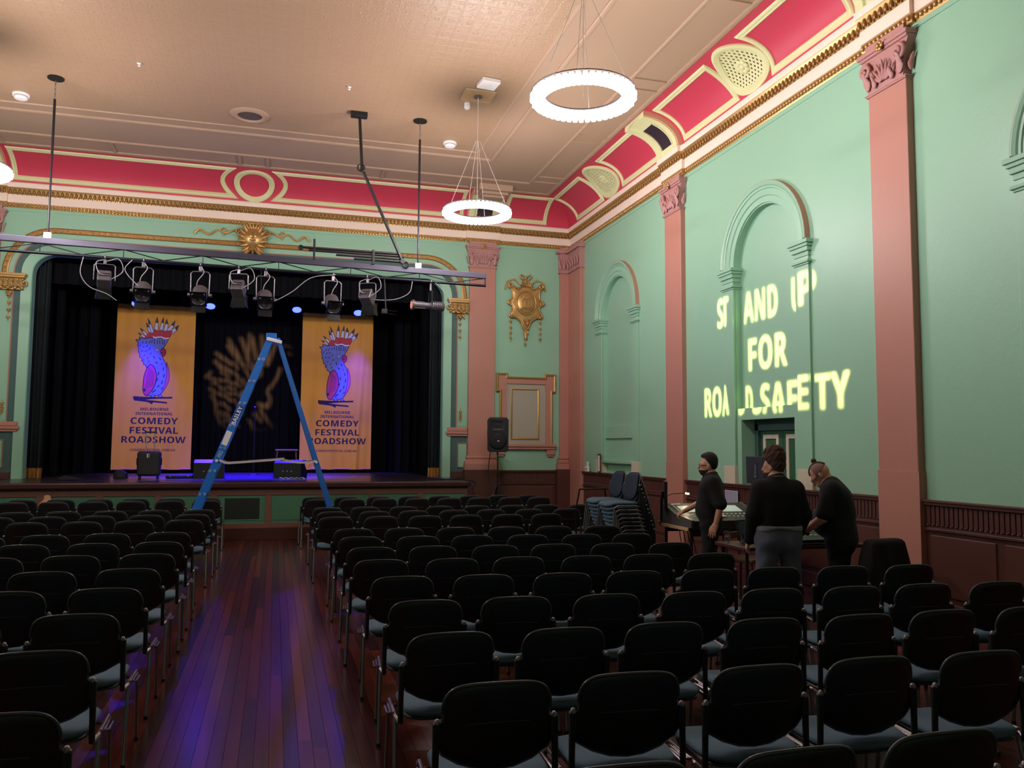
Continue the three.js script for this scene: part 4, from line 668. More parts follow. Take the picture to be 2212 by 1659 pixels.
// ---------- loudspeaker on its stand ----------
{
  const x = 4.56, z = -16.9;
  const st = thing('speaker_stand', 'black tripod stand under the loudspeaker by the framed panel', 'stand', [x, 0, z]);
  mesh('pole', [rod([0, 0.25, 0], [0, 1.2, 0], 0.019), rod([0, 1.1, 0], [0, 1.68, 0], 0.0155)], M.black, st); mesh('collar', cyl(0.03, 0.09, 0, 1.16, 0), M.black, st);
  for (let i = 0; i < 3; i++) { const a = i * 2.094 + 0.5; mesh('leg', rod([0.02 * cos(a), 0.95, 0.02 * sin(a)], [0.55 * cos(a), 0.015, 0.55 * sin(a)], 0.013), M.black, st); mesh('brace', rod([0.02 * cos(a), 0.35, 0.02 * sin(a)], [0.3 * cos(a), 0.44, 0.3 * sin(a)], 0.008), M.black, st); }
  const t = thing('loudspeaker', 'black loudspeaker box raised on a pole beside the framed panel', 'speaker', [x, 1.66, z], -0.25);
  const b = poly([[-0.21, 0.03], [-0.17, 0], [0.17, 0], [0.21, 0.03], [0.215, 0.66], [0.17, 0.71], [-0.17, 0.71], [-0.215, 0.66]]);
  mesh('cabinet', ext(b, 0.34, 0.012).translate(0, 0, -0.19), M.black, t);
  mesh('horn', [sweep([[-0.12, 0.46, 0.165], [0.12, 0.46, 0.165], [0.12, 0.64, 0.165], [-0.12, 0.64, 0.165]], [0, 0, 1], [[-0.025, 0], [-0.02, 0.012], [0.02, 0.004], [0.025, 0]], true), box(0.06, 0.03, 0.012, 0, 0.55, 0.168, 0.004), ...[-1, 1].flatMap((s) => [rod([s * 0.12, 0.46, 0.172], [s * 0.03, 0.535, 0.166], 0.005), rod([s * 0.12, 0.64, 0.172], [s * 0.03, 0.565, 0.166], 0.005)])], std('#1d1d22', 0.5), t);
  mesh('grille', pad(range(30).map((i) => [0.185 * cos(i / 30 * 2 * PI), 0.22 + 0.185 * sin(i / 30 * 2 * PI)]), 0.05, (p, q, r) => [p, q, r + 0.165], 6, 5), std('#101014', 0.6, { metalness: 0.2 }), t);
  mesh('badge', box(0.042, 0.022, 0.006, 0.01, 0.22, 0.192, 0.002), std('#d8d6dc', 0.4), t);
  mesh('side_grip', [-1, 1].map((s) => box(0.012, 0.14, 0.05, s * 0.222, 0.38, -0.02, 0.005)), M.blackMatt, t);
  const c = [[x - 0.1, 1.75, z - 0.2], [x - 0.16, 1.2, z - 0.18], [x - 0.12, 0.8, z - 0.1], [x - 0.5, 0.55, z + 0.1], [x - 0.75, 0.75, z + 0.3], [4.0, 1.0, -16.6], [3.75, 1.085, -16.4]]; tag(mesh('speaker_cable', tube(c, 0.011, 60, 5), M.black), 'black cable drooping from the loudspeaker to the stage end', 'cable');
}
// ---------- lighting bar hung from the ceiling, before the stage ----------
const TZ = -13.95, barY = (x) => 4.893 - (x + 4.12) * 0.0141, lowY = (x) => 4.697 - (x + 4.12) * 0.0113;
{
  const t = thing('lighting_truss', 'long dark flat truss hung from the ceiling before the stage, carrying spotlights', 'truss', [0, 0, TZ]);
  const x0 = -4.75, x1 = 3.52, ang = -0.0141, q = (g) => g;
  mesh('top_beam', move(box(x1 - x0, 0.1, 0.06, 0, 0, 0, 0.008), (x0 + x1) / 2, barY((x0 + x1) / 2), 0, 0, 0, -0.0141), std('#4a4756', 0.35, { metalness: 0.5 }), t);
  mesh('lower_tube', [rod([x0, lowY(x0), 0], [x1, lowY(x1), 0], 0.024, 0.024, 10), rod([x1 - 0.012, lowY(x1), 0], [x1 - 0.012, barY(x1), 0], 0.012)], M.blackMetal, t);
  for (let i = 0, x = x0; x < x1 - 0.3; i++, x += 0.59) { const xm = x + 0.59; mesh('truss_web', rod(i % 2 ? [x, lowY(x) + 0.02, 0] : [x, barY(x) - 0.04, 0], i % 2 ? [Math.min(xm, x1), barY(xm) - 0.04, 0] : [Math.min(xm, x1), lowY(xm) + 0.02, 0], 0.009), M.blackMetal, t); if (i % 2) mesh('truss_upright', rod([x + 0.59, lowY(xm), 0], [x + 0.59, barY(xm), 0], 0.008), M.blackMetal, t); }
  for (const x of [-3.47, 2.3]) {
    const y = barY(x) + 0.05; mesh('hanger_plate', [box(0.11, 0.1, 0.08, x, y + 0.03, 0, 0.01), rod([x, y + 0.06, -0.05], [x, y + 0.06, 0.05], 0.012)], M.white, t);
    mesh('hanger_rod', [rod([x, y + 0.08, 0], [x, 6.2, 0], 0.015), rod([x, 6.2, 0], [x, 7.14, 0], 0.019)], M.blackMetal, t); mesh('hanger_chain', range(7).map((i) => tidy(new THREE.TorusGeometry(0.016, 0.005, 5, 10).scale(0.7, 1.5, 1).rotateY(i % 2 ? PI / 2 : 0).translate(x, 7.17 + i * 0.04, 0))), M.steel, t);
    mesh('ceiling_disc', cyl(0.12, 0.02, x, 7.478, 0, 0.12, 28), M.black, t);
  }
  const ceilingBox = box(0.28, 0.09, 0.12, 1.23, 7.44, 0.05, 0.008); mesh('arm_ceiling_plate', ceilingBox, M.black, t);
  mesh('jointed_arm', [rod([1.24, 7.42, 0.05], [1.3, 6.5, 0.05], 0.026), rod([1.3, 6.5, 0.05], [2.02, 4.93, 0.05], 0.026)], M.black, t);
  mesh('arm_joint', [tidy(new THREE.TorusGeometry(0.06, 0.012, 6, 20).translate(1.28, 6.5, 0.09)), cyl(0.035, 0.06, 0, 0, 0).rotateX(PI / 2).translate(1.3, 6.5, 0.07), tidy(new THREE.TorusGeometry(0.05, 0.014, 6, 16).translate(2.08, 4.88, 0.06)), cyl(0.04, 0.08, 0, 0, 0).rotateX(PI / 2).translate(2.02, 4.93, 0.05)], M.black, t);
  const f = (y, a, b) => span(a, b, y, y + 0.026, -0.02, 0.05, 0.006); mesh('folded_arm', [f(5.055, 0.3, 2.0), f(5.015, 0.45, 2.05), f(4.965, 0.9, 2.05), f(4.92, 1.2, 2.1), span(0.52, 0.555, 4.87, 5.22, -0.01, 0.05, 0.006), span(1.5, 1.54, 4.85, 5.1, 0.0, 0.07, 0.006), cyl(0.04, 0.06, 0, 0, 0).rotateX(PI / 2).translate(0.32, 5.06, 0.02)], M.black, t);
}
function spotA(x, label, turn) { // round-bodied spotlight seen from behind
  const y = lowY(x), t = thing('stage_spotlight', label, 'spotlight', [x, y, TZ], turn, 'spotlights on the truss');
  mesh('hook_clamp', [tidy(new THREE.TorusGeometry(0.032, 0.012, 6, 14, 4.2).rotateY(PI / 2)), box(0.05, 0.09, 0.04, 0, -0.07, 0, 0.008)], M.steel, t);
  mesh('yoke', pipe([[-0.14, -0.52, 0], [-0.145, -0.15, 0], [-0.11, -0.115, 0], [0.11, -0.115, 0], [0.145, -0.15, 0], [0.14, -0.52, 0]], 0.009), M.steel, t);
  const b = new THREE.Quaternion().setFromAxisAngle(V(1, 0, 0), -0.95), put = (g) => g.applyQuaternion(b).translate(0, -0.5, 0), grey = M.spot ??= std('#68636a', 0.42, { metalness: 0.55 });
  mesh('body', put(lathe([[0, 0.2], [0.06, 0.19], [0.09, 0.15], [0.1, 0.13], [0.125, 0.12], [0.125, 0.05], [0.115, 0.04], [0.115, -0.1], [0.125, -0.11], [0.125, -0.14], [0.1, -0.14], [0.1, -0.02], [0, -0.01]], 22)), grey, t);
  mesh('rear_handle', put(tidy(new THREE.TorusGeometry(0.055, 0.008, 6, 18).translate(0, 0.22, 0.02))), M.steel, t);
  mesh('tilt_knob', [-1, 1].map((s) => move(cyl(0.028, 0.04, 0, 0, 0), s * 0.165, -0.5, 0, 0, 0, PI / 2)), M.steel, t);
  mesh('colour_frame', put(merge([span(-0.125, 0.125, -0.155, -0.145, -0.125, -0.1), span(-0.125, 0.125, -0.155, -0.145, 0.1, 0.125), span(-0.125, -0.1, -0.155, -0.145, -0.1, 0.1), span(0.1, 0.125, -0.155, -0.145, -0.1, 0.1)])), M.black, t);
  for (const q of [-1, 1]) mesh('front_flap', put(move(box(0.22, 0.008, 0.14), 0, -0.2, q * 0.15, 0, q * 1.1)), M.black, t);
  mesh('lead', tube([[0.02, -0.05, 0.02], [0.06, -0.14, 0.06], [-0.02, -0.28, 0.1], [-0.04, -0.36, 0.08]], 0.007, 24, 5), M.cable ??= std('#a7a2a8', 0.5), t);
  return t;
}
function spotB(x, label, turn, open) { // square vented lantern with a hood
  const y = lowY(x), t = thing('stage_lantern_light', label, 'spotlight', [x, y, TZ], turn, 'spotlights on the truss');
  mesh('hook_clamp', [tidy(new THREE.TorusGeometry(0.032, 0.012, 6, 14, 4.2).rotateY(PI / 2)), box(0.045, 0.08, 0.04, 0, -0.07, 0, 0.008)], M.steel, t);
  mesh('yoke', pipe([[-0.15, -0.36, 0], [-0.15, -0.13, 0], [-0.12, -0.105, 0], [0.12, -0.105, 0], [0.15, -0.13, 0], [0.15, -0.36, 0]], 0.009), M.steel, t);
  mesh('body', [move(box(0.2, 0.22, 0.24, 0, 0, 0, 0.025), 0, -0.36, 0, 0, -0.6), ...range(4).map((i) => move(box(0.17, 0.008, 0.02), 0, -0.27 - i * 0.035, 0.115 - 0.0 * i, 0, -0.6))], M.spot, t);
  mesh('rear_handle', move(tidy(new THREE.TorusGeometry(0.06, 0.008, 6, 18, PI)), 0, -0.29, 0.07, 0, -0.6), M.steel, t);
  mesh('hood', [move(box(0.2, 0.22, 0.008), 0, -0.55, -0.02, 0, 0.25), move(box(0.2, 0.22, 0.008), 0, -0.52, -0.19, 0, -0.4), move(box(0.008, 0.22, 0.16), 0.105, -0.54, -0.1, 0, 0, 0.15), move(box(0.008, 0.22, 0.16), -0.105, -0.54, -0.1, 0, 0, -0.15)], M.black, t);
  mesh('lead', [tube([[0.03, -0.06, 0.03], [0.2, -0.02, 0.05], [0.26, -0.2, 0.05], [0.12, -0.34, 0.1], [0.04, -0.36, 0.12]], 0.007, 30, 5), tube([[-0.02, -0.04, 0.02], [-0.12, -0.1, 0.06], [-0.08, -0.26, 0.12], [0, -0.3, 0.13]], 0.007, 24, 5)], M.cable, t);
  return t;
}
spotA(-2.09, 'round spotlight on the truss just above the first banner\'s blue lamp', 0.1); 
spotB(-2.65, 'square lantern with looped leads, first on the truss from the left', 0.15);
spotA(-1.24, 'round spotlight on the truss over the gap beside the first banner', -0.05);
spotB(-0.65, 'square lantern on the truss left of the ladder top, under the crest', -0.2);
spotA(-0.23, 'round spotlight on the truss nearest above the ladder top', 0.1);
spotA(0.86, 'round spotlight low on the truss over the second banner\'s top', 0.2);
const SPOT7 = spotB(1.44, 'square lantern on the truss beside the last spot over the second banner', -0.5);
{ // profile spot turned sideways
  const x = 2.53, t = thing('profile_spotlight', 'slim profile spotlight turned sideways with an amber lens, near the truss end', 'spotlight', [x, 4.19, TZ], 0.12);
  mesh('lamp_house', [lathe([[0, 0.25], [0.07, 0.24], [0.085, 0.2], [0.085, 0.02], [0.06, 0]], 18).rotateZ(-PI / 2), ...range(5).map((i) => tidy(new THREE.TorusGeometry(0.088, 0.006, 5, 18).rotateY(PI / 2).translate(0.05 + i * 0.035, 0, 0)))], M.spot, t);
  mesh('barrel', [rod([0.02, 0, 0], [-0.3, 0, 0], 0.062, 0.062, 16), rod([-0.1, 0.05, 0], [-0.3, 0.05, 0], 0.02), rod([-0.1, -0.05, 0.03], [-0.3, -0.05, 0.03], 0.016)], M.spot, t);
  mesh('lens_frame', [rod([-0.3, 0, 0], [-0.34, 0, 0], 0.1, 0.1, 6)], M.spot, t);
  mesh('lens', rod([-0.34, 0, 0], [-0.347, 0, 0], 0.065, 0.065, 20), std('#d98a4a', 0.3, { emissive: new THREE.Color().setRGB(1, 0.42, 0.16), emissiveIntensity: 0.5 }), t);
  mesh('yoke', pipe([[0.0, 0, -0.11], [0.0, 0.25, -0.09], [0, 0.27, 0], [0.0, 0.25, 0.09], [0.0, 0, 0.11]], 0.01), M.blackMetal, t);
  mesh('hook_clamp', [rod([0, 0.27, 0], [0, 0.4, 0], 0.02), tidy(new THREE.TorusGeometry(0.032, 0.012, 6, 14, 4.2).rotateY(PI / 2).translate(0, lowY(x) - 4.19, 0))], M.steel, t);
  mesh('lead', tube([[0.25, 0, 0], [0.36, 0.1, 0.02], [0.2, 0.3, 0.03], [0.05, 0.44, 0.02]], 0.007, 24, 5), M.cable, t);
}
{ // leads running along the truss
  const run = [[-2.9, 'grey lead looping down from the truss at its left lanterns', [[-2.95, 4.66], [-2.98, 4.4], [-2.85, 4.2], [-2.6, 4.1], [-2.45, 4.0]]], [0, 'grey lead slanting from the truss to the spotlight above the ladder', [[0.9, 4.63], [0.5, 4.55], [0.2, 4.3], [-0.05, 4.14], [-0.15, 4.12]]], [0, 'grey lead hanging between the last lantern and the profile spotlight', [[2.2, 4.6], [2.15, 4.4], [1.95, 4.28], [1.7, 4.24], [1.5, 4.25]]], [0, 'grey lead looping between the first two fixtures on the truss', [[-2.25, 4.66], [-2.35, 4.5], [-2.2, 4.3], [-2.0, 4.15]]]];
  for (const [, label, p] of run) tag(mesh('lamp_lead', tube(p.map(([x, y]) => [x, y, TZ + 0.05]), 0.007, 40, 5), M.cable), label, 'cable');
}
// ---------- the two pattern projections: a lamp behind a cut-out plate ----------
const SOOT = phys('#000000', 1, { specularIntensity: 0 }), plateMat = (tex) => phys('#000000', 1, { specularIntensity: 0, alphaMap: tex, transparent: true });
{ // words on the right wall. Lamp at L; the plate stands parallel to the wall, so the words keep their shape.
  const L = V(1.78, 4.0, -13.62), k = 0.13, z0 = -12.6, z1 = -7.9, y0 = 1.9, y1 = 4.5, dist = WX - L.x, s = k / dist;
  const tex = canvasTex(1024, 576, (c, w, h) => {
    c.fillStyle = '#fff'; c.fillRect(0, 0, w, h); c.fillStyle = '#000'; c.textAlign = 'center'; c.textBaseline = 'alphabetic';
    const X = (z) => (z - z0) / (z1 - z0) * w, Y = (y) => (y1 - y) / (y1 - y0) * h;
    c.filter = 'blur(2.5px)';
    const word = (str, za, zb, yb, yt) => { const size = 100; c.font = `bold ${size}px sans-serif`; const m = c.measureText(str).width, cap = 0.714 * size; c.save(); c.translate(X((za + zb) / 2), Y(yb)); c.scale((X(zb) - X(za)) / m, (Y(yb) - Y(yt)) / cap); c.fillText(str, 0, 0); c.restore(); };
    word('ST', -11.5, -11.07, 3.65, 4.1); word('AND', -10.94, -10.06, 3.65, 4.1); word('U', -9.78, -9.5, 3.65, 4.1); word('P', -9.36, -8.98, 3.65, 4.1); word('FOR', -10.87, -9.88, 2.94, 3.4); word('ROA', -11.95, -11.1, 2.26, 2.71); word('D', -10.94, -10.72, 2.26, 2.71); word('SAF', -10.56, -9.64, 2.26, 2.71); word('ETY', -9.44, -8.4, 2.26, 2.71);
  }, false);
  const zc = (z0 + z1) / 2, yc = (y0 + y1) / 2, g = new THREE.PlaneGeometry((z1 - z0) * s, (y1 - y0) * s).rotateY(-PI / 2);
  // seen from the lamp (looking along +x) z grows to the right, as it does on the canvas: turn the sheet so that u follows +z
  const uv = g.attributes.uv, p = g.attributes.position; for (let i = 0; i < uv.count; i++) uv.setX(i, p.getZ(i) > 0 ? 1 : 0);
  const t = thing('pattern_projector_light', 'small black projector on the truss that throws the yellow words on the wall', 'projector', L.toArray());
  mesh('pattern_plate', g.translate(k, (yc - L.y) * s, (zc - L.z) * s), plateMat(tex), t);
  const cz = (zc - L.z) * s, cy = (yc - L.y) * s, hw = (z1 - z0) * s / 2, hh = (y1 - y0) * s / 2, e = 0.012, o = [[-hw, -hh], [hw, -hh], [hw, hh], [-hw, hh]];
  mesh('plate_frame', sweep(o.map(([a, b]) => [k, cy + b, cz + a]), [1, 0, 0], [[0.09, -0.004], [0.09, 0.004], [-0.001, 0.004], [-0.001, -0.004]], true), SOOT, t);
  mesh('projector_body', [box(0.1, 0.09, 0.1, -0.08, 0.01, -0.06, 0.015), rod([-0.06, 0.05, -0.05], [-0.06, lowY(1.5) - L.y, TZ - L.z], 0.012)], M.black, t);
  mesh('plate_arm', [rod([-0.05, 0.02, -0.02], [k, cy + hh, cz - hw], 0.005), rod([-0.05, -0.02, -0.02], [k, cy - hh, cz - hw], 0.005)], M.black, t);
  const l = shade(new THREE.SpotLight(new THREE.Color().setRGB(...TEXT_BEAM.color), TEXT_BEAM.power, 0, 0.385, 0.05)); l.name = 'pattern_projector_light'; l.position.set(0, 0, 0); l.shadow.radius = 0.035; l.target.position.set(k, cy, cz); t.add(l, l.target);
}
{ // the crested bird's head on the black curtain
  const L = V(-0.3, 4.15, -14.15), k = 0.13, D = 22.22, f = D / 20.2, x0 = -1.75 * f, x1 = 0.4 * f, y0 = 1.75 + (2.0 - 1.75) * f, y1 = 1.75 + (4.75 - 1.75) * f, dist = D + L.z, s = k / dist;
  const tex = canvasTex(640, 820, (c, w, h) => {
    c.fillStyle = '#fff'; c.fillRect(0, 0, w, h); c.strokeStyle = c.fillStyle = '#000'; c.lineCap = 'round'; c.filter = 'blur(3px)';
    const S = (pts, lw) => { c.lineWidth = lw; c.beginPath(); c.moveTo(...pts[0]); pts.length === 3 ? c.quadraticCurveTo(...pts[1], ...pts[2]) : c.lineTo(...pts[1]); c.stroke(); };
    // drawn in the pixels of a 230 x 300 view: 2.5 px here for one there
    c.translate(-20, -50); c.scale(0.62, 0.62);
    [[560, 260, 570, 330, 540, 540], [690, 270, 700, 400, 720, 590], [780, 270, 760, 330, 740, 560], [340, 330, 380, 420, 460, 530], [470, 310, 520, 430, 560, 560], [210, 490, 280, 540, 370, 600], [330, 400, 420, 520, 510, 620], [590, 300, 620, 430, 640, 540], [200, 580, 260, 640, 370, 690], [850, 330, 800, 480, 760, 600]].forEach(([a, b, d, e, f, g]) => S([[a, b], [d, e], [f, g]], 40));
    [[560, 580, 570, 650], [610, 590, 615, 700], [650, 610, 660, 750], [690, 600, 690, 720], [400, 580, 440, 660], [520, 660, 570, 740], [570, 740, 600, 800], [240, 640, 380, 690], [270, 690, 350, 750], [400, 700, 450, 740], [440, 750, 470, 790], [500, 770, 520, 840], [570, 800, 590, 870]].forEach(([a, b, d, e]) => S([[a, b], [d, e]], 26));
    [[110, 760, 160, 700], [150, 760, 210, 790], [250, 780, 320, 800], [330, 780, 400, 830], [420, 810, 470, 850], [260, 860, 310, 900], [340, 860, 420, 890], [250, 930, 370, 1000], [340, 930, 430, 940], [280, 1040, 370, 1110], [360, 1000, 420, 1020], [180, 820, 230, 830], [160, 880, 210, 940], [180, 960, 230, 1060], [220, 1060, 230, 1160], [230, 1160, 270, 1260], [270, 1260, 360, 1350], [340, 1150, 380, 1230], [270, 1140, 320, 1200], [300, 1250, 380, 1240], [380, 1290, 470, 1300], [450, 1050, 490, 1110], [470, 1120, 500, 1160]].forEach(([a, b, d, e]) => S([[a, b], [d, e]], 27));
    S([[480, 960], [500, 900], [570, 895]], 46); S([[900, 640], [870, 780], [770, 890]], 30); S([[770, 920], [830, 1000], [770, 1090]], 30); S([[690, 1050], [740, 1080], [760, 1060]], 50); S([[700, 1110], [760, 1230], [860, 1330]], 34); S([[860, 1330], [890, 1400], [890, 1470]], 30); S([[640, 1160], [690, 1220], [710, 1240]], 34); S([[580, 1230], [620, 1290], [620, 1320]], 26); S([[620, 1330], [690, 1370], [760, 1340]], 22); S([[940, 370], [1060, 380], [1060, 460]], 20); S([[1060, 460], [1020, 480], [990, 460]], 20);
  }, false);
  const t = thing('painted_bird_projector_light', 'small black projector above the ladder that throws a bird pattern on the curtain', 'projector', L.toArray());
  const xc = (x0 + x1) / 2, yc = (y0 + y1) / 2, hw = (x1 - x0) * s / 2, hh = (y1 - y0) * s / 2, cx = (xc - L.x) * s, cy = (yc - L.y) * s;
  mesh('pattern_plate', tidy(new THREE.PlaneGeometry(hw * 2, hh * 2).translate(cx, cy, -k)), plateMat(tex), t);
  const o = [[-hw, -hh], [hw, -hh], [hw, hh], [-hw, hh]];
  mesh('plate_frame', sweep(o.map(([a, b]) => [cx + a, cy + b, -k]), [0, 0, 1], [[-0.02, -0.004], [-0.02, 0.004], [0.001, 0.004], [0.001, -0.004]], true), SOOT, t);
  mesh('projector_body', [box(0.07, 0.07, 0.08, 0, 0, 0.08, 0.012), rod([0, 0.03, 0.08], [0, lowY(-0.3) - L.y, TZ - L.z], 0.01)], M.black, t);
  mesh('plate_arm', [rod([0, 0.03, 0.05], [cx, cy + hh, -k], 0.004)], M.black, t);
  const l = shade(new THREE.SpotLight(new THREE.Color().setRGB(...BIRD_BEAM.color), BIRD_BEAM.power, 0, 0.19, 0.5)); l.name = 'painted_bird_projector_light'; l.position.set(0, 0, 0); l.shadow.radius = 0.05; l.target.position.set(cx, cy, -k); t.add(l, l.target);
}
// ---------- step ladder ----------
{
  const t = thing('step_ladder', 'tall blue folding step ladder with white cap standing across the rows before the stage', 'ladder', [-0.06, 0, -13.3]);
  const blue = std('#1f6fd0', 0.45), blueDark = std('#1c62b8', 0.5), wht = std('#e4e2ee', 0.45);
  const footL = -1.35, footR = 1.17, topY = 3.42, hz = 0.3, hzTop = 0.17, at = (foot, y) => foot * (1 - y / topY);
  const stile = (foot, sz, wB, wT, m) => { // channel section rail
    const pos = [], idx = []; for (const [y, w, z] of [[0, wB, hz], [topY, wT, hzTop]]) for (const [dx, dz] of [[-w / 2, 0], [w / 2, 0], [w / 2, -0.045], [-w / 2, -0.045]]) pos.push(at(foot, y) + dx + (y ? Math.sign(foot) * 0.055 : 0), y, sz * (z + dz));
    for (let i = 0; i < 4; i++) { const j = (i + 1) % 4; idx.push(i, j, 4 + i, 4 + i, j, 4 + j); } idx.push(0, 1, 2, 0, 2, 3, 4, 6, 5, 4, 7, 6);
    const g = new THREE.BufferGeometry(); g.setAttribute('position', new THREE.Float32BufferAttribute(pos, 3)); g.setIndex(idx); return toCreasedNormals(g, 0.3);
  };
  for (const sz of [-1, 1]) { mesh('front_rail', stile(footL, sz, 0.125, 0.105, blue), blue, t); mesh('back_rail', stile(footR, sz, 0.085, 0.06, blue), blueDark, t); mesh('rubber_foot', [box(0.14, 0.05, 0.06, footL, 0.02, sz * (hz - 0.02), 0.01), box(0.1, 0.05, 0.06, footR, 0.02, sz * (hz - 0.02), 0.01)], M.black, t); }
  const steps = 10;
  for (let i = 1; i < steps; i++) { const y = i / steps * topY, w = lerp(hz, hzTop, y / topY), x = at(footL, y) - 0.055 * y / topY; mesh('tread', box(0.09, 0.03, w * 2, x, y, 0, 0.006), M.steel, t);
    const r = []; for (const d of [-0.032, 0.032]) r.push(tidy(new THREE.TorusGeometry(0.015, 0.0048, 6, 14).translate(x + d, y, w + 0.003))); mesh('rivets', r, std('#b9c4e0', 0.3, { metalness: 0.4 }), t); }
  for (let i = 1; i < 5; i++) { const y = i / 5 * topY * 0.95, w = lerp(hz, hzTop, y / topY); mesh('rear_brace', rod([at(footR, y) + 0.05 * y / topY, y, -w], [at(footR, y) + 0.05 * y / topY, y, w], 0.014), M.steel, t); }
  mesh('top_cap', [box(0.16, 0.1, hzTop * 2 + 0.03, -0.045, topY + 0.02, 0, 0.012)], blue, t);
  mesh('cap_band', move(box(0.23, 0.055, hzTop * 2 + 0.05, 0, 0, 0, 0.01), 0.0, topY - 0.045, 0, 0, 0, -0.22), wht, t);
  mesh('pivot_bolt', [tidy(cyl(0.022, 0.02, 0, 0, 0).rotateX(PI / 2).translate(at(footL, 1.5) - 0.02, 1.52, 0.26)), cyl(0.02, 0.02, 0, 0, 0).rotateX(PI / 2).translate(at(footR, 1.5) + 0.02, 1.5, 0.26)], wht, t);
  const e = 0.25; for (const sz of [-1, 1]) mesh('spreader_strap', [sweep([[-0.74, 1.53, sz * e], [-0.66, 1.49, sz * e], [-0.6, 1.485, sz * e], [-0.02, 1.53, sz * e], [0.2, 1.55, sz * e]], [0, 0, sz], [[-0.016, 0], [-0.016, 0.012], [0.016, 0.012], [0.016, 0]]), sweep([[0.14, 1.535, sz * (e - 0.015)], [0.4, 1.495, sz * (e - 0.015)], [0.58, 1.495, sz * (e - 0.015)], [0.68, 1.52, sz * (e - 0.015)]], [0, 0, sz], [[-0.016, 0], [-0.016, 0.012], [0.016, 0.012], [0.016, 0]])], std('#cbbfc4', 0.5), t);
  // printed labels down the rail nearest the viewer
  const lab = (str, y, len, col, bg) => { const tex = canvasTex(256, 64, (c, w, h) => { c.fillStyle = bg; c.fillRect(0, 0, w, h); c.fillStyle = col; c.textAlign = 'center'; c.textBaseline = 'middle'; c.font = 'bold 62px sans-serif'; const m = c.measureText(str).width; c.save(); c.translate(w / 2, h / 2 + 3); c.scale(Math.min(1.4, 240 / m), 1); c.fillText(str, 0, 0); c.restore(); });
    const w = lerp(hz, hzTop, y / topY), a = Math.atan2(topY, -footL - 0.055); mesh('printed_label', move(box(len, 0.085, 0.003), at(footL, y) - 0.055 * y / topY, y, w + 0.0035, 0, 0, a), std('#ffffff', 0.5, { map: tex }), t); };
  lab('BAILEY', 2.2, 0.32, '#f4f2f8', '#17408f'); lab('', 1.86, 0.22, '#c03030', '#ece6ea'); lab('PRO', 1.62, 0.16, '#9fb6e0', '#1d63bb');
}
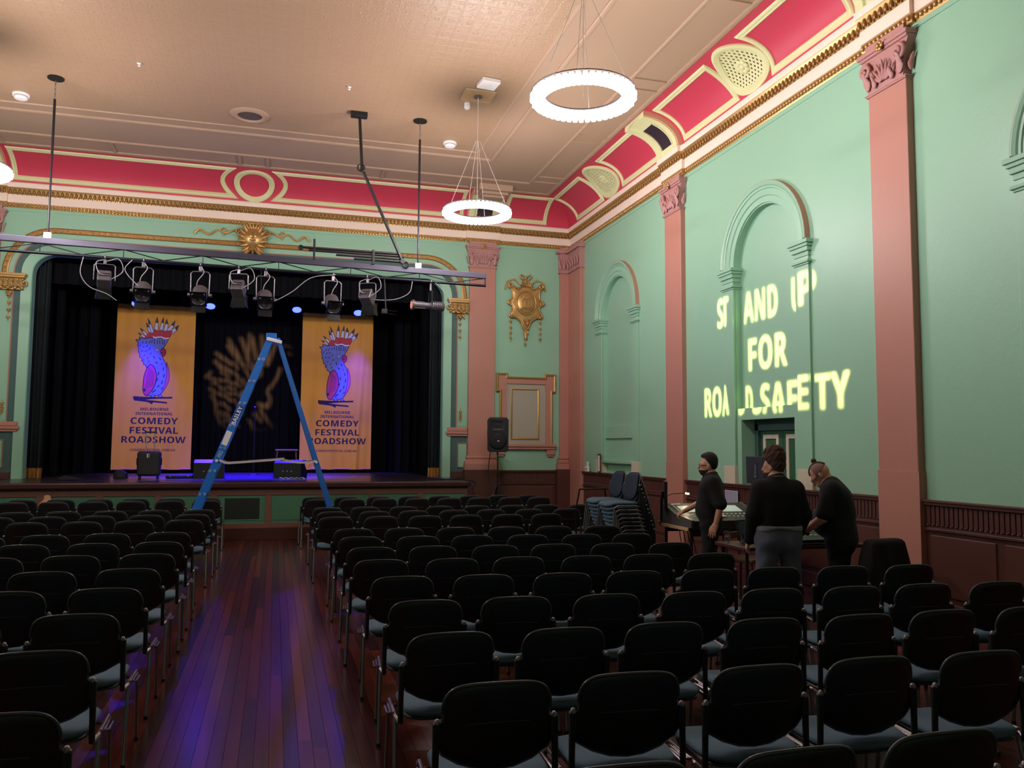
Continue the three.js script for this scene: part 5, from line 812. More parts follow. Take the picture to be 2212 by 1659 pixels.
// ---------- stacking chairs: origin on the floor under the seat, the sitter faces -z ----------
const CH = { rim: phys('#3d3e46', 0.35, { clearcoat: 0.3 }), shell: phys('#0a0a0c', 0.42, { clearcoat: 0.2, clearcoatRoughness: 0.4 }), fabric: std('#4b6377', 0.85), backFabric: std('#1d2f3e', 0.85), post: std('#0b0b0d', 0.5), chrome: std('#8c848a', 0.28, { metalness: 0.9 }), tip: std('#8f8890', 0.35, { metalness: 0.4 }) };
const BACK_Z = 0.235;
function makeChair(label) {
  const t = thing('stacking_chair', label, 'chair', [0, 0, 0], 0, 'stacking chairs');
  const bow = (x, y, z) => [x, y, z + BACK_Z - 0.055 + (y - 0.6) * 0.2 - 0.55 * x * x];
  const half0 = [[0, 0.487], [0.07, 0.493], [0.14, 0.516], [0.198, 0.55], [0.223, 0.582], [0.229, 0.63], [0.226, 0.664], [0.205, 0.682], [0.202, 0.72], [0.199, 0.752], [0.188, 0.785], [0.168, 0.808], [0.14, 0.822], [0.1, 0.829], [0.05, 0.832], [0, 0.833]], half = half0.map(([x, y]) => [x * 1.085, 0.83 + (y - 0.83) * 1.03]);
  const outline = [...half, ...half.slice(1, -1).reverse().map(([x, y]) => [-x, y])];
  mesh('backrest_shell', pad(outline, 0.026, bow, 10, 5), CH.shell, t);
  mesh('back_crease', tube([-0.13, -0.07, 0, 0.07, 0.13].map((x) => bow(x, 0.672 + 0.006 * (1 - (x / 0.13) ** 2), 0.0132)), 0.0022, 16, 4), CH.rim, t);
  mesh('back_rim', tube(outline.filter(([x, y]) => y > 0.69).sort((a, b) => Math.atan2(a[0], a[1] - 0.66) - Math.atan2(b[0], b[1] - 0.66)).map(([x, y]) => bow(x, y, 0.001)), 0.0075, 40, 6), CH.rim, t);
  const inner = outline.map(([x, y]) => [x * 0.93, 0.66 + (y - 0.66) * 0.955]);
  mesh('back_cushion', pad(inner, 0.03, (x, y, z) => { const p = bow(x, y, z); return [p[0], p[1], p[2] - 0.024]; }, 6, 4), CH.backFabric, t);
  const so = []; for (let i = 0; i < 36; i++) { const a = i / 36 * 2 * PI, c = cos(a), s = sin(a), q = (v, p) => Math.sign(v) * Math.pow(Math.abs(v), p); so.push([0.235 * q(c, 0.45), 0.225 * q(s, 0.45)]); }
  mesh('seat_cushion', pad(so, 0.062, (x, y, z) => [x, 0.452 + z - 0.022 * Math.max(0, (-y - 0.1) / 0.12) ** 2 - 0.012 * (1 - (x / 0.235) ** 2), -y * -1 - 0.02], 5, 5), CH.fabric, t);
  mesh('seat_base', pad(so.map(([x, y]) => [x * 0.95, y * 0.95]), 0.03, (x, y, z) => [x, 0.415 + z, y - 0.02], 8, 3), CH.shell, t);
  for (const s of [-1, 1]) {
    const X = s * 0.243, zt = bow(0.21, 0.665, 0)[2];
    mesh('back_post', [rod([X, 0.4, 0.165], [X - s * 0.003, 0.662, zt], 0.0135, 0.0145), box(0.034, 0.085, 0.03, X - s * 0.006, 0.637, zt - 0.003, 0.01)], CH.post, t);
    mesh('post_tip', ball(0.0125, X - s * 0.006, 0.678, zt, 1, 1.3, 1.1, 10, 6), CH.tip, t);
    const o = s * 0.262;
    mesh('side_rail', pipe([[X, 0.4, 0.165], [o, 0.418, 0.12], [o, 0.425, -0.14], [o, 0.4, -0.19]], 0.0105, 7), CH.chrome, t);
    mesh('linking_bracket', [rod([o + s * 0.02, 0.43, 0.09], [o + s * 0.02, 0.43, -0.05], 0.006, 0.006, 6), rod([o + s * 0.036, 0.425, 0.08], [o + s * 0.036, 0.425, -0.04], 0.006, 0.006, 6), rod([o, 0.43, 0.09], [o + s * 0.036, 0.426, 0.08], 0.006, 0.006, 6)], CH.chrome, t);
    mesh('front_leg', rod([o, 0.4, -0.19], [s * 0.266, 0.0, -0.235], 0.0105, 0.0105, 8), CH.chrome, t);
    mesh('rear_leg', rod([o, 0.42, 0.1], [s * 0.27, 0.0, 0.215], 0.0105, 0.0105, 8), CH.chrome, t);
    mesh('foot_glide', [cyl(0.014, 0.02, s * 0.266, 0.01, -0.234), cyl(0.014, 0.02, s * 0.27, 0.01, 0.213)], M.black, t);
  }
  mesh('cross_bar', rod([-0.262, 0.4, -0.12], [0.262, 0.4, -0.12], 0.009, 0.009, 7), CH.chrome, t);
  return t;
}
const ORD = ['first', 'second', 'third', 'fourth', 'fifth', 'sixth', 'seventh', 'eighth', 'ninth', 'tenth', 'eleventh', 'twelfth', 'thirteenth', 'fourteenth'];
// rows: [row number from the stage, depth at x = 0, slope of the row, x of the chair at the aisle, how many]
const RIGHT_ROWS = [[1, -15.2, 0, 0.71, 8], [2, -14.55, 0, 0.74, 8], [3, -12.62, 0.02, 0.77, 8], [4, -11.78, 0.018, 0.8, 7], [5, -10.89, 0.015, 0.79, 6], [6, -9.38, 0.09, 0.86, 6], [7, -8.54, 0.1, 0.86, 6], [8, -7.66, 0.094, 0.86, 6], [9, -6.8, 0.087, 0.85, 6], [10, -5.9, 0.084, 0.9, 8], [11, -4.98, 0.073, 0.89, 8], [12, -4.07, 0.05, 0.87, 7], [13, -3.2, 0.045, 0.86, 5], [14, -2.27, 0.02, 1.0, 4]];
const LEFT_ROWS = [[1, -15.25, 0, -1.12, 6], [2, -14.6, 0, -1.08, 6], [3, -12.54, -0.02, -1.03, 6], [4, -11.72, -0.03, -1.03, 6], [5, -10.85, -0.02, -1.04, 5], [6, -9.38, -0.04, -1.06, 4], [7, -8.43, 0, -1.03, 4], [8, -7.57, -0.015, -1.02, 3], [9, -6.69, -0.02, -1.02, 3], [10, -5.76, 0.03, -1.01, 2], [11, -4.97, 0, -1.02, 2], [12, -4.12, 0, -1.0, 1], [13, -3.23, 0, -0.92, 1]];
let proto = null;
function seatAt(x, z, turn, label) {
  if (!proto) { proto = makeChair(label); proto.position.set(x, 0, z); proto.rotation.y = turn; return proto; }
  return copy(proto, [x, 0, z], turn, label);
}
for (const [rows, dir, side] of [[RIGHT_ROWS, 1, 'right'], [LEFT_ROWS, -1, 'left']]) for (const [n, z0, slope, xa, count] of rows) for (let i = 0; i < count; i++) {
  const j = (i * 7 + n * 3) % 5 - 2, x = xa + dir * i * 0.573 + j * 0.004, tz = z0 + slope * x + j * 0.006, turn = -Math.atan(slope) + (((i * 5 + n * 11) % 7) - 3) * 0.008;
  seatAt(x - BACK_Z * sin(turn), tz - BACK_Z * cos(turn), turn, `teal-seated black chair, ${ORD[i]} from the aisle in the ${ORD[n - 1]} row from the stage, ${side} block`);
}
// chairs stacked by the wall, the sitters' side towards the left
for (const [k, x, z, n, where] of [[0, 4.55, -10.42, 13, 'far stack'], [1, 4.48, -9.8, 13, 'near stack']]) for (let i = 0; i < n; i++) {
  const c = seatAt(x - 0.0165 * i, z + ((i * 3) % 4 - 1.5) * 0.006, PI / 2, `black chair in the ${where} by the wall, ${i === 0 ? 'standing on the floor' : i === n - 1 ? 'topmost, its seat showing' : ORD[i] + ' up from the floor'}`);
  c.position.y = i * 0.05; c.userData.group = 'chairs stacked by the mixing desk';
}
// ---------- people. Local axes: the person faces +z, +x is the person's left, y up ----------
const SM = (a, b, k) => { const h = Math.max(0, k - Math.abs(a - b)) / k; return Math.min(a, b) - h * h * k * 0.25; };
const cap = (a, b, ra, rb) => { const dx = b[0] - a[0], dy = b[1] - a[1], dz = b[2] - a[2], q = 1 / (dx * dx + dy * dy + dz * dz + 1e-9); return (x, y, z) => { const px = x - a[0], py = y - a[1], pz = z - a[2], t = Math.max(0, Math.min(1, (px * dx + py * dy + pz * dz) * q)); return Math.hypot(px - dx * t, py - dy * t, pz - dz * t) - (ra + (rb - ra) * t); }; };
const elli = (c, r) => (x, y, z) => { const k = Math.hypot((x - c[0]) / r[0], (y - c[1]) / r[1], (z - c[2]) / r[2]); return (k - 1) * Math.min(...r) * 1.05; };
const join = (list, k) => (x, y, z) => { let f = 9; for (const g of list) f = SM(f, g(x, y, z), k); return f; };
function handGeo(side, curl, spread = 0.1) { // wrist at 0, fingers along +y, palm faces +z
  const s = side, f = [], lens = [0.074, 0.082, 0.077, 0.06];
  f.push(cap([0, -0.03, 0], [0, 0.015, 0], 0.023, 0.024));
  const base = [0.03, 0.011, -0.009, -0.028];
  base.forEach((x, i) => f.push(cap([x * 0.7 * s, 0.01, 0], [x * s, 0.088 - Math.abs(i - 1.2) * 0.004, 0], 0.0155, 0.0115)));
  const palm = join(f, 0.02), fing = [];
  base.forEach((x, i) => { let p = [x * s, 0.086 - Math.abs(i - 1.2) * 0.004, 0], a = 0; const seg = [0.42, 0.32, 0.26], fan = -s * (i - 1.4) * spread; for (let k = 0; k < 3; k++) { a += curl[k]; const l = lens[i] * seg[k], q = [p[0] + l * Math.sin(fan) * cos(a), p[1] + l * cos(a) * cos(fan), p[2] + l * sin(a)]; fing.push(cap(p, q, 0.0092 - k * 0.0007, 0.0086 - k * 0.0007)); p = q; } });
  fing.push(cap([0.022 * s, 0.02, 0.006], [0.045 * s, 0.05, 0.016], 0.0145, 0.0115), cap([0.045 * s, 0.05, 0.016], [0.052 * s, 0.08, 0.022], 0.0112, 0.0095), cap([0.052 * s, 0.08, 0.022], [0.05 * s, 0.103, 0.026], 0.0095, 0.008));
  const F = join([palm, ...fing], 0.006);
  return skin(F, [-0.08, -0.06, -0.07], [0.08, 0.19, 0.1], 0.0042);
}
function frame(at, y, z) { const Y = vec(y).normalize(), Z = vec(z).addScaledVector(Y, -vec(z).dot(Y)).normalize(), X = Y.clone().cross(Z); return new THREE.Matrix4().makeBasis(X, Y, Z).setPosition(...at); }
function headField(jaw = 1) {
  return join([elli([0, 0.035, -0.012], [0.076, 0.096, 0.096]), elli([0, -0.04, 0.022], [0.058 * jaw, 0.075, 0.068]), elli([0, -0.088, 0.052], [0.03 * jaw, 0.024, 0.03]), elli([0, 0.012, 0.06], [0.055, 0.03, 0.03]),
    cap([0, 0.012, 0.088], [0, -0.028, 0.112], 0.009, 0.014), elli([0, -0.062, 0.088], [0.024, 0.011, 0.012]), cap([0, -0.05, -0.02], [0, -0.14, -0.03], 0.056, 0.06)], 0.022);
}
const EARS = [-1, 1].flatMap((s) => [elli([s * 0.077, -0.005, -0.008], [0.011, 0.032, 0.02])]);
function person(o) {
  const t = thing('person', o.label, 'person', o.at, o.turn), r = o.girth ?? 1, skinMat = M.skin ??= std('#d49c86', 0.5), J = o.j;
  const torso = [cap([-0.085, J.chest[1], J.chest[2]], [-0.08, J.waist[1], J.waist[2]], 0.115 * r, 0.112 * r), cap([0.085, J.chest[1], J.chest[2]], [0.08, J.waist[1], J.waist[2]], 0.115 * r, 0.112 * r), cap([0, J.chest[1] - 0.12, J.chest[2]], [0, J.waist[1] + 0.02, J.waist[2] + (o.belly ?? 0.03)], 0.12 * r, 0.125 * r), cap(J.sh[0], J.sh[1], 0.068, 0.068), cap([0, J.sh[0][1] - 0.02, (J.sh[0][2] + J.sh[1][2]) / 2], J.neck, 0.085, 0.06)];
  const hips = [cap([-0.085, J.hip[1] + 0.06, J.hip[2]], [-0.09, J.hip[1] - 0.04, J.hip[2] - 0.01], 0.112 * r, 0.112 * r), cap([0.085, J.hip[1] + 0.06, J.hip[2]], [0.09, J.hip[1] - 0.04, J.hip[2] - 0.01], 0.112 * r, 0.112 * r)];
  const legs = [0, 1].flatMap((i) => [cap([i ? 0.095 : -0.095, J.hip[1] - 0.03, J.hip[2]], J.knee[i], 0.092 * r, 0.062), cap(J.knee[i], J.ankle[i], 0.06, 0.042)]);
  const arms = [0, 1].flatMap((i) => [cap(J.sh[i], J.el[i], 0.056 * (o.arm ?? 1), 0.043 * (o.arm ?? 1)), cap(J.el[i], J.wr[i], 0.043 * (o.arm ?? 1), 0.029)]);
  const feet = [0, 1].map((i) => cap([J.ankle[i][0], 0.05, J.ankle[i][2] - 0.02], [J.ankle[i][0] * 1.15, 0.04, J.ankle[i][2] + 0.15], 0.045, 0.038));
  const neck = cap([J.neck[0], J.neck[1] - 0.05, J.neck[2]], J.head, 0.062, 0.05);
  const F = join([join([...torso, neck], 0.07), join([...hips, ...legs], 0.05), ...arms, ...feet], 0.02), lo = [-0.62, -0.02, -0.5], hi = [0.62, 1.75, 0.75];
  const hm = new THREE.Matrix4().makeRotationFromEuler(new THREE.Euler(o.headPitch ?? 0, o.headYaw ?? 0, o.headRoll ?? 0, 'YXZ')).setPosition(...J.head), H = headField(o.jaw);
  const headG = merge([skin(H, [-0.11, -0.15, -0.14], [0.11, 0.15, 0.15], 0.0045), skin(join(EARS, 0.01), [-0.1, -0.05, -0.05], [0.1, 0.04, 0.03], 0.004)]).applyMatrix4(hm);
  const hands = [0, 1].map((i) => handGeo(i ? -1 : 1, o.curl?.[i] ?? [0.35, 0.4, 0.3], 0.09).applyMatrix4(frame(J.wr[i], o.handY[i], o.palm[i])));
  mesh('body', [skin(F, lo, hi, 0.015), headG, ...hands], skinMat, t);
  const cloth = (name, f, mat, cell = 0.0135, a = lo, b = hi) => mesh(name, skin(f, a, b, cell), mat, t);
  // shirt: torso and sleeves, cut at the hem
  const sl = [0, 1].map((i) => { const A = vec(J.sh[i]), B = vec(J.el[i]), W = vec(J.wr[i]); if (o.sleeve <= 1) return [cap(J.sh[i], A.clone().lerp(B, o.sleeve).toArray(), 0.074, 0.066)]; return [cap(J.sh[i], J.el[i], 0.076, 0.06), cap(J.el[i], B.clone().lerp(W, o.sleeve - 1).toArray(), 0.06, 0.044)]; });
  const trunk = join([join(torso, 0.08), join(hips, 0.05)], 0.03), sleeves = join(sl.flat(), 0.02), shirt = (x, y, z) => SM(Math.max(trunk(x, y, z) - 0.016, o.hem - y + 0.012 * sin(x * 14)), sleeves(x, y, z) - 0.012, 0.035);
  cloth('shirt', (x, y, z) => shirt(x, y, z) - 0.004 * sin(y * 46 + x * 25) * Math.max(0, 1.25 - y), o.shirtMat);
  if (o.undershirt) { const u = join([join(torso, 0.08), join(hips, 0.05)], 0.03); cloth('shirt_tail', (x, y, z) => Math.max(u(x, y, z) - 0.03, o.hem - 0.022 - y + 0.012 * sin(x * 17 + 1), y - o.hem - 0.02), o.undershirt, 0.012); }
  cloth('collar', (x, y, z) => { const dx = x - J.neck[0], dz = z - J.neck[2] - 0.008 + (y - J.neck[1]) * 0.25, d = Math.abs(Math.hypot(dx, dz) - 0.073) - 0.009; return Math.max(d, Math.abs(y - J.neck[1] + 0.012 + dz * 0.3) - 0.03); }, o.collarMat ?? o.shirtMat, 0.008, [-0.15, J.neck[1] - 0.1, J.neck[2] - 0.15], [0.15, J.neck[1] + 0.1, J.neck[2] + 0.15]);
  const tr = join([join(hips, 0.06), ...legs], 0.035), pk = o.baggy ?? 0.014;
  cloth('trousers', (x, y, z) => Math.max(tr(x, y, z) - pk - 0.003 * sin(y * 40 + z * 30 + x * 12), y - J.hip[1] - 0.12, 0.07 - y), o.trouserMat);
  if (o.waistband) mesh('belt_line', skin((x, y, z) => Math.max(Math.abs(join(hips, 0.06)(x, y, z) - pk - 0.003) - 0.004, Math.abs(y - J.hip[1] - 0.09) - 0.02), lo, hi, 0.012), o.trouserMat, t);
  cloth('shoes', (x, y, z) => Math.max(join(feet, 0.03)(x, y, z) - 0.012, y - 0.1, -y + 0.002), M.blackMatt, 0.013, [-0.4, -0.01, -0.4], [0.4, 0.2, 0.5]);
  const part = (name, f, mat, cell = 0.0055) => mesh(name, skin(f, [-0.12, -0.16, -0.17], [0.12, 0.24, 0.16], cell).applyMatrix4(hm), mat, t);
  part('hair', o.hair, o.hairMat);
  if (o.beard) part('beard', (x, y, z) => Math.max(H(x, y, z) - o.beard, y + 0.052 - 0.5 * Math.max(0, 0.03 - z), -z - 0.005 - 0.0, -(Math.hypot(x, (y + 0.062) * 2, z - 0.1) - 0.016)), o.beardMat ?? o.hairMat, 0.0045);
  mesh('eyes', [-1, 1].map((s) => ball(0.0075, s * 0.029, 0.004, 0.083)).map((g) => g.applyMatrix4(hm)), std('#1d1512', 0.3), t);
  mesh('eyebrows', [-1, 1].map((s) => rod([s * 0.016, 0.026, 0.09], [s * 0.042, 0.026, 0.079], 0.0045, 0.003, 6)).map((g) => g.applyMatrix4(hm)), o.hairMat, t);
  if (o.glasses) mesh('glasses', [-1, 1].flatMap((s) => [tidy(new THREE.TorusGeometry(0.023, 0.0028, 6, 18).scale(1.1, 0.85, 1).translate(s * 0.031, 0.0, 0.101)), rod([s * 0.056, 0.006, 0.1], [s * 0.079, 0.008, 0.0], 0.0025, 0.0025, 5)]).concat(rod([-0.008, 0.004, 0.105], [0.008, 0.004, 0.105], 0.0025, 0.0025, 5)).map((g) => g.applyMatrix4(hm)), M.blackMetal, t);
  return { t, hm };
}
const skull = elli([0, 0.035, -0.012], [0.076, 0.096, 0.096]);
const hairCap = (grow, front, temple, nape) => (x, y, z) => { const yb = z > 0.055 ? front : z > 0.0 ? lerp(temple, front, z / 0.055) : z > -0.04 ? lerp(nape + 0.05, temple, (z + 0.04) / 0.04) : nape; return Math.max(skull(x, y, z) - grow(x, y, z), (yb - y) * 0.8); };
const shirtBlack = std('#0e0e14', 0.85), sweater = std('#0a0a0d', 0.95), jeans = std('#5f6274', 0.9), trousersDark = std('#15131a', 0.9), hairBlack = std('#120e10', 0.7), hairBrown = std('#4d352e', 0.9);
person({ label: 'bearded man in black short-sleeved shirt and glasses standing at the mixing desk, looking left', at: [4.94, 0, -8.68], turn: -2.15, hem: 0.84, sleeve: 0.93, shirtMat: shirtBlack, trouserMat: trousersDark, girth: 1.0, belly: 0.02,
  j: { head: [0.01, 1.545, 0.02], neck: [0, 1.435, -0.005], chest: [0, 1.27, 0], waist: [0, 1.02, 0.01], hip: [0, 0.9, 0], sh: [[-0.165, 1.35, -0.01], [0.165, 1.35, -0.03]], el: [[-0.24, 1.13, 0.08], [0.235, 1.1, -0.13]], wr: [[-0.19, 1.0, 0.31], [0.25, 0.885, -0.07]], knee: [[-0.11, 0.49, 0.02], [0.11, 0.49, 0.02]], ankle: [[-0.12, 0.08, -0.02], [0.13, 0.08, 0.0]] },
  handY: [[0.1, -0.45, 0.9], [0.0, -0.9, 0.32]], palm: [[0.15, -0.9, -0.5], [-0.9, 0, -0.3]], curl: [[0.7, 0.9, 0.6], [0.12, 0.2, 0.2]], headPitch: -0.06, headYaw: 0.0, glasses: true, beard: 0.005, beardMat: std('#33221c', 0.9), hairMat: hairBlack, hair: (x, y, z) => SM(hairCap((x, y, z) => 0.004 + 0.014 * Math.max(0, y - 0.05) / 0.06, 0.1, 0.045, -0.05)(x, y, z), elli([0, 0.118, 0.045], [0.05, 0.024, 0.042])(x, y, z), 0.02) });
person({ label: 'man in a black sweater and faded grey jeans with tousled brown hair, seen from behind', at: [4.665, 0, -6.93], turn: 2.93, hem: 1.0, sleeve: 1.93, shirtMat: sweater, collarMat: std('#5d5a66', 0.85), undershirt: std('#86848c', 0.85), trouserMat: jeans, girth: 1.06, belly: 0.05, baggy: 0.02, arm: 1.08, waistband: true,
  j: { head: [0.015, 1.575, 0.04], neck: [0, 1.46, 0.0], chest: [0, 1.29, -0.01], waist: [0, 1.06, 0.0], hip: [0, 0.92, 0], sh: [[-0.17, 1.36, -0.01], [0.17, 1.36, -0.01]], el: [[-0.25, 1.12, -0.03], [0.25, 1.12, -0.03]], wr: [[-0.235, 0.9, 0.13], [0.245, 0.86, 0.1]], knee: [[-0.15, 0.5, 0.03], [0.13, 0.5, 0.03]], ankle: [[-0.2, 0.08, 0.0], [0.16, 0.08, -0.01]] },
  handY: [[0.1, -0.8, 0.55], [0.1, -0.75, 0.6]], palm: [[0.9, -0.2, 0], [-0.75, -0.4, 0]], headYaw: 0.75, headPitch: 0.02, beard: 0.005, hairMat: hairBrown, hair: hairCap((x, y, z) => 0.01 + 0.022 * Math.max(0, y - 0.05) / 0.06 + 0.0025 * sin(x * 101 + 2.1 * sin(z * 73 + y * 57)) + 0.0025 * sin(y * 113 + z * 67 + 1.7 * sin(x * 91)), 0.075, 0.015, -0.075) });
{
  const { t, hm } = person({ label: 'man in black polo shirt with shaved sides and topknot, head bowed over a desk', at: [5.35, 0, -6.95], turn: -2.32, hem: 0.86, sleeve: 0.86, shirtMat: shirtBlack, trouserMat: trousersDark, girth: 1.18, belly: 0.09, arm: 1.12,
    j: { head: [0.0, 1.49, 0.14], neck: [0, 1.405, 0.05], chest: [0, 1.25, 0.0], waist: [0, 1.02, -0.01], hip: [0, 0.9, -0.03], sh: [[-0.19, 1.36, 0.04], [0.19, 1.36, 0.03]], el: [[-0.25, 1.1, 0.12], [0.25, 1.09, 0.1]], wr: [[-0.16, 0.93, 0.36], [0.17, 0.92, 0.31]], knee: [[-0.12, 0.49, 0.0], [0.12, 0.49, 0.0]], ankle: [[-0.14, 0.08, -0.05], [0.14, 0.08, -0.05]] },
    handY: [[0.1, -0.35, 0.9], [-0.1, -0.35, 0.9]], palm: [[0.1, -0.95, -0.3], [-0.1, -0.95, -0.3]], curl: [[0.3, 0.4, 0.3], [0.25, 0.35, 0.3]], headPitch: 0.72, glasses: true, hairMat: hairBrown, hair: (x, y, z) => Math.min(Math.max(skull(x, y, z) - 0.008, Math.abs(x) - 0.035, 0.06 - y), Math.hypot(x, y - 0.15, z + 0.045) - 0.027) });
  mesh('shaved_sides', skin((x, y, z) => Math.max(skull(x, y, z) - 0.0025, 0.01 - y - 0.5 * Math.min(0, z + 0.02), z - 0.03), [-0.12, -0.16, -0.17], [0.12, 0.24, 0.16], 0.0055).applyMatrix4(hm), std('#8f6f6a', 0.8), t);
  mesh('hair_tie', tidy(new THREE.TorusGeometry(0.022, 0.006, 6, 16).rotateX(PI / 2 - 0.3).translate(0, 0.128, -0.035).applyMatrix4(hm)), M.white, t);
  mesh('watch', tidy(new THREE.TorusGeometry(0.033, 0.011, 8, 20).scale(1, 1, 1.3).applyQuaternion(new THREE.Quaternion().setFromUnitVectors(V(0, 0, 1), V(-0.08, -0.17, 0.21).normalize())).translate(0.185, 0.945, 0.27)), M.black, t);
}
// ---------- mixing desk and what stands round it ----------
{
  const w = std('#1b1517', 0.5), t = thing('sound_table', 'dark folding table under the mixing console with a pale wooden edge', 'table', [4.88, 0, -9.52]);
  mesh('table_top', span(0, 1.5, 0.745, 0.78, -0.36, 0.42, 0.006), w, t); mesh('pale_edge', span(-0.012, 0.0, 0.74, 0.783, -0.36, 0.42, 0.004), std('#c9ac83', 0.5), t);
  for (const x of [0.06, 1.44]) for (const z of [-0.3, 0.37]) mesh('leg', rod([x, 0, z], [x, 0.745, z], 0.019), M.black, t);
  mesh('apron', [span(0.05, 1.45, 0.67, 0.745, -0.31, -0.29), span(0.05, 1.45, 0.67, 0.745, 0.36, 0.38)], w, t);
  const hang = range(4).map((i) => tube([[0.16 + i * 0.05, 0.742, -0.1], [0.2 + i * 0.06, 0.55, -0.12], [0.3 + i * 0.05, 0.25, -0.14], [0.4 + i * 0.03, 0.01, -0.12]], 0.006, 24, 5)); hang.forEach((g, i) => { const o = mesh('desk_cable', g, M.black); o.position.set(4.86, 0, -9.52); tag(o, ['leftmost thin black cable hanging under the mixing desk', 'second thin black cable hanging under the mixing desk', 'third thin black cable hanging under the mixing desk', 'rightmost thin black cable hanging under the mixing desk'][i], 'cable'); });
  const c = thing('mixing_console', 'grey sloping digital mixing console with two screens and white buttons', 'mixing desk', [4.92, 0.783, -9.52]);
  const side = poly([[-0.4, 0], [0.4, 0], [0.42, 0.07], [0.3, 0.085], [0.0, 0.12], [-0.34, 0.23], [-0.42, 0.2]]); // (z, y)
  mesh('console_body', ext(side, 1.1, 0.012).rotateY(-PI / 2).translate(1.12, 0, 0).scale(1, 1, 1), std('#4c4a4d', 0.45, { metalness: 0.3 }), c);
  const cheek = ext(poly([[-0.42, 0], [0.42, 0], [0.44, 0.085], [0.3, 0.1], [0.0, 0.135], [-0.34, 0.245], [-0.44, 0.21]]), 0.025, 0.006); for (const x of [0.02, 1.16]) mesh('cheek', cheek.clone().rotateY(-PI / 2).translate(x, 0, 0), std('#77747a', 0.35, { metalness: 0.5 }), c);
  const slope = (u, v, g) => { const z = lerp(-0.33, 0.0, v), y = lerp(0.228, 0.12, v); return g.rotateX(0.32).translate(u, y + 0.012, z); };
  const flat = (u, v, g) => { const z = lerp(0.0, 0.3, v), y = lerp(0.12, 0.085, v); return g.rotateX(0.116).translate(u, y + 0.012, z); };
  const scr = std('#c9d6cf', 0.3, { emissive: new THREE.Color().setRGB(0.55, 0.68, 0.62), emissiveIntensity: 0.28 });
  mesh('screen', slope(0.32, 0.55, box(0.36, 0.008, 0.2)), scr, c); mesh('screen', slope(0.82, 0.55, box(0.36, 0.008, 0.2)), scr, c);
  mesh('label_plate', slope(0.16, 0.06, box(0.14, 0.006, 0.02)), M.white, c);
  const fd = [], bt = [], sl = []; for (let i = 0; i < 16; i++) { fd.push(flat(0.1 + i * 0.062, 0.55 + 0.25 * rnd(), box(0.018, 0.018, 0.03, 0, 0, 0, 0.004))); sl.push(flat(0.1 + i * 0.062, 0.55, box(0.004, 0.003, 0.2))); bt.push(flat(0.1 + i * 0.062, 0.12, box(0.024, 0.008, 0.014))); }
  mesh('fader_slots', sl, M.black, c); mesh('fader_caps', fd, std('#d8d4d6', 0.4), c); mesh('buttons', bt, std('#e9e6ea', 0.4, { emissive: new THREE.Color().setRGB(1, 0.95, 0.95), emissiveIntensity: 0.25 }), c);
  for (let i = 0; i < 6; i++) mesh('knob', slope(0.09, 0.2 + i * 0.14, cyl(0.013, 0.016, 0, 0.006, 0)), M.white, c);
  const g = thing('gooseneck_lamp', 'thin gooseneck lamp with a small lit tip over the mixing console', 'lamp', [4.98, 0.99, -9.88]);
  mesh('stem', tube([[0, 0, 0], [0.0, 0.12, 0], [0.08, 0.16, 0.02], [0.24, 0.17, 0.06]], 0.005, 24, 6), M.black, g); mesh('lamp_tip', rod([0.24, 0.17, 0.06], [0.29, 0.162, 0.07], 0.011), std('#fff0d8', 0.4, { emissive: new THREE.Color().setRGB(1, 0.8, 0.5), emissiveIntensity: 4 }), g);
  const gl = shade(new THREE.PointLight(new THREE.Color().setRGB(1, 0.75, 0.45), 0.08)); gl.name = 'gooseneck_lamp'; gl.position.set(0.27, 0.145, 0.068); g.add(gl);
  const m = thing('desk_monitor', 'black flat monitor on an arm at the left end of the mixing desk', 'monitor', [4.95, 0, -9.86], 1.15);
  mesh('housing', span(-0.2, 0.2, 0.97, 1.32, -0.018, 0.018, 0.008), M.black, m); mesh('screen', span(-0.185, 0.185, 0.985, 1.305, 0.0185, 0.02), std('#101318', 0.15), m); mesh('arm', [rod([0, 0.783, -0.05], [0, 1.1, -0.05], 0.016), box(0.1, 0.1, 0.04, 0, 1.14, -0.035, 0.008), box(0.14, 0.012, 0.12, 0, 0.79, -0.05, 0.004)], M.blackMetal, m);
  const sp = tag(mesh('sheet_of_paper', move(box(0.2, 0.002, 0.14), 5.4, 0.908, -9.3, 0.2, 0.116), std('#d9c9c9', 0.8)), 'pale sheet of paper lying on the front of the mixing console', 'paper');
}
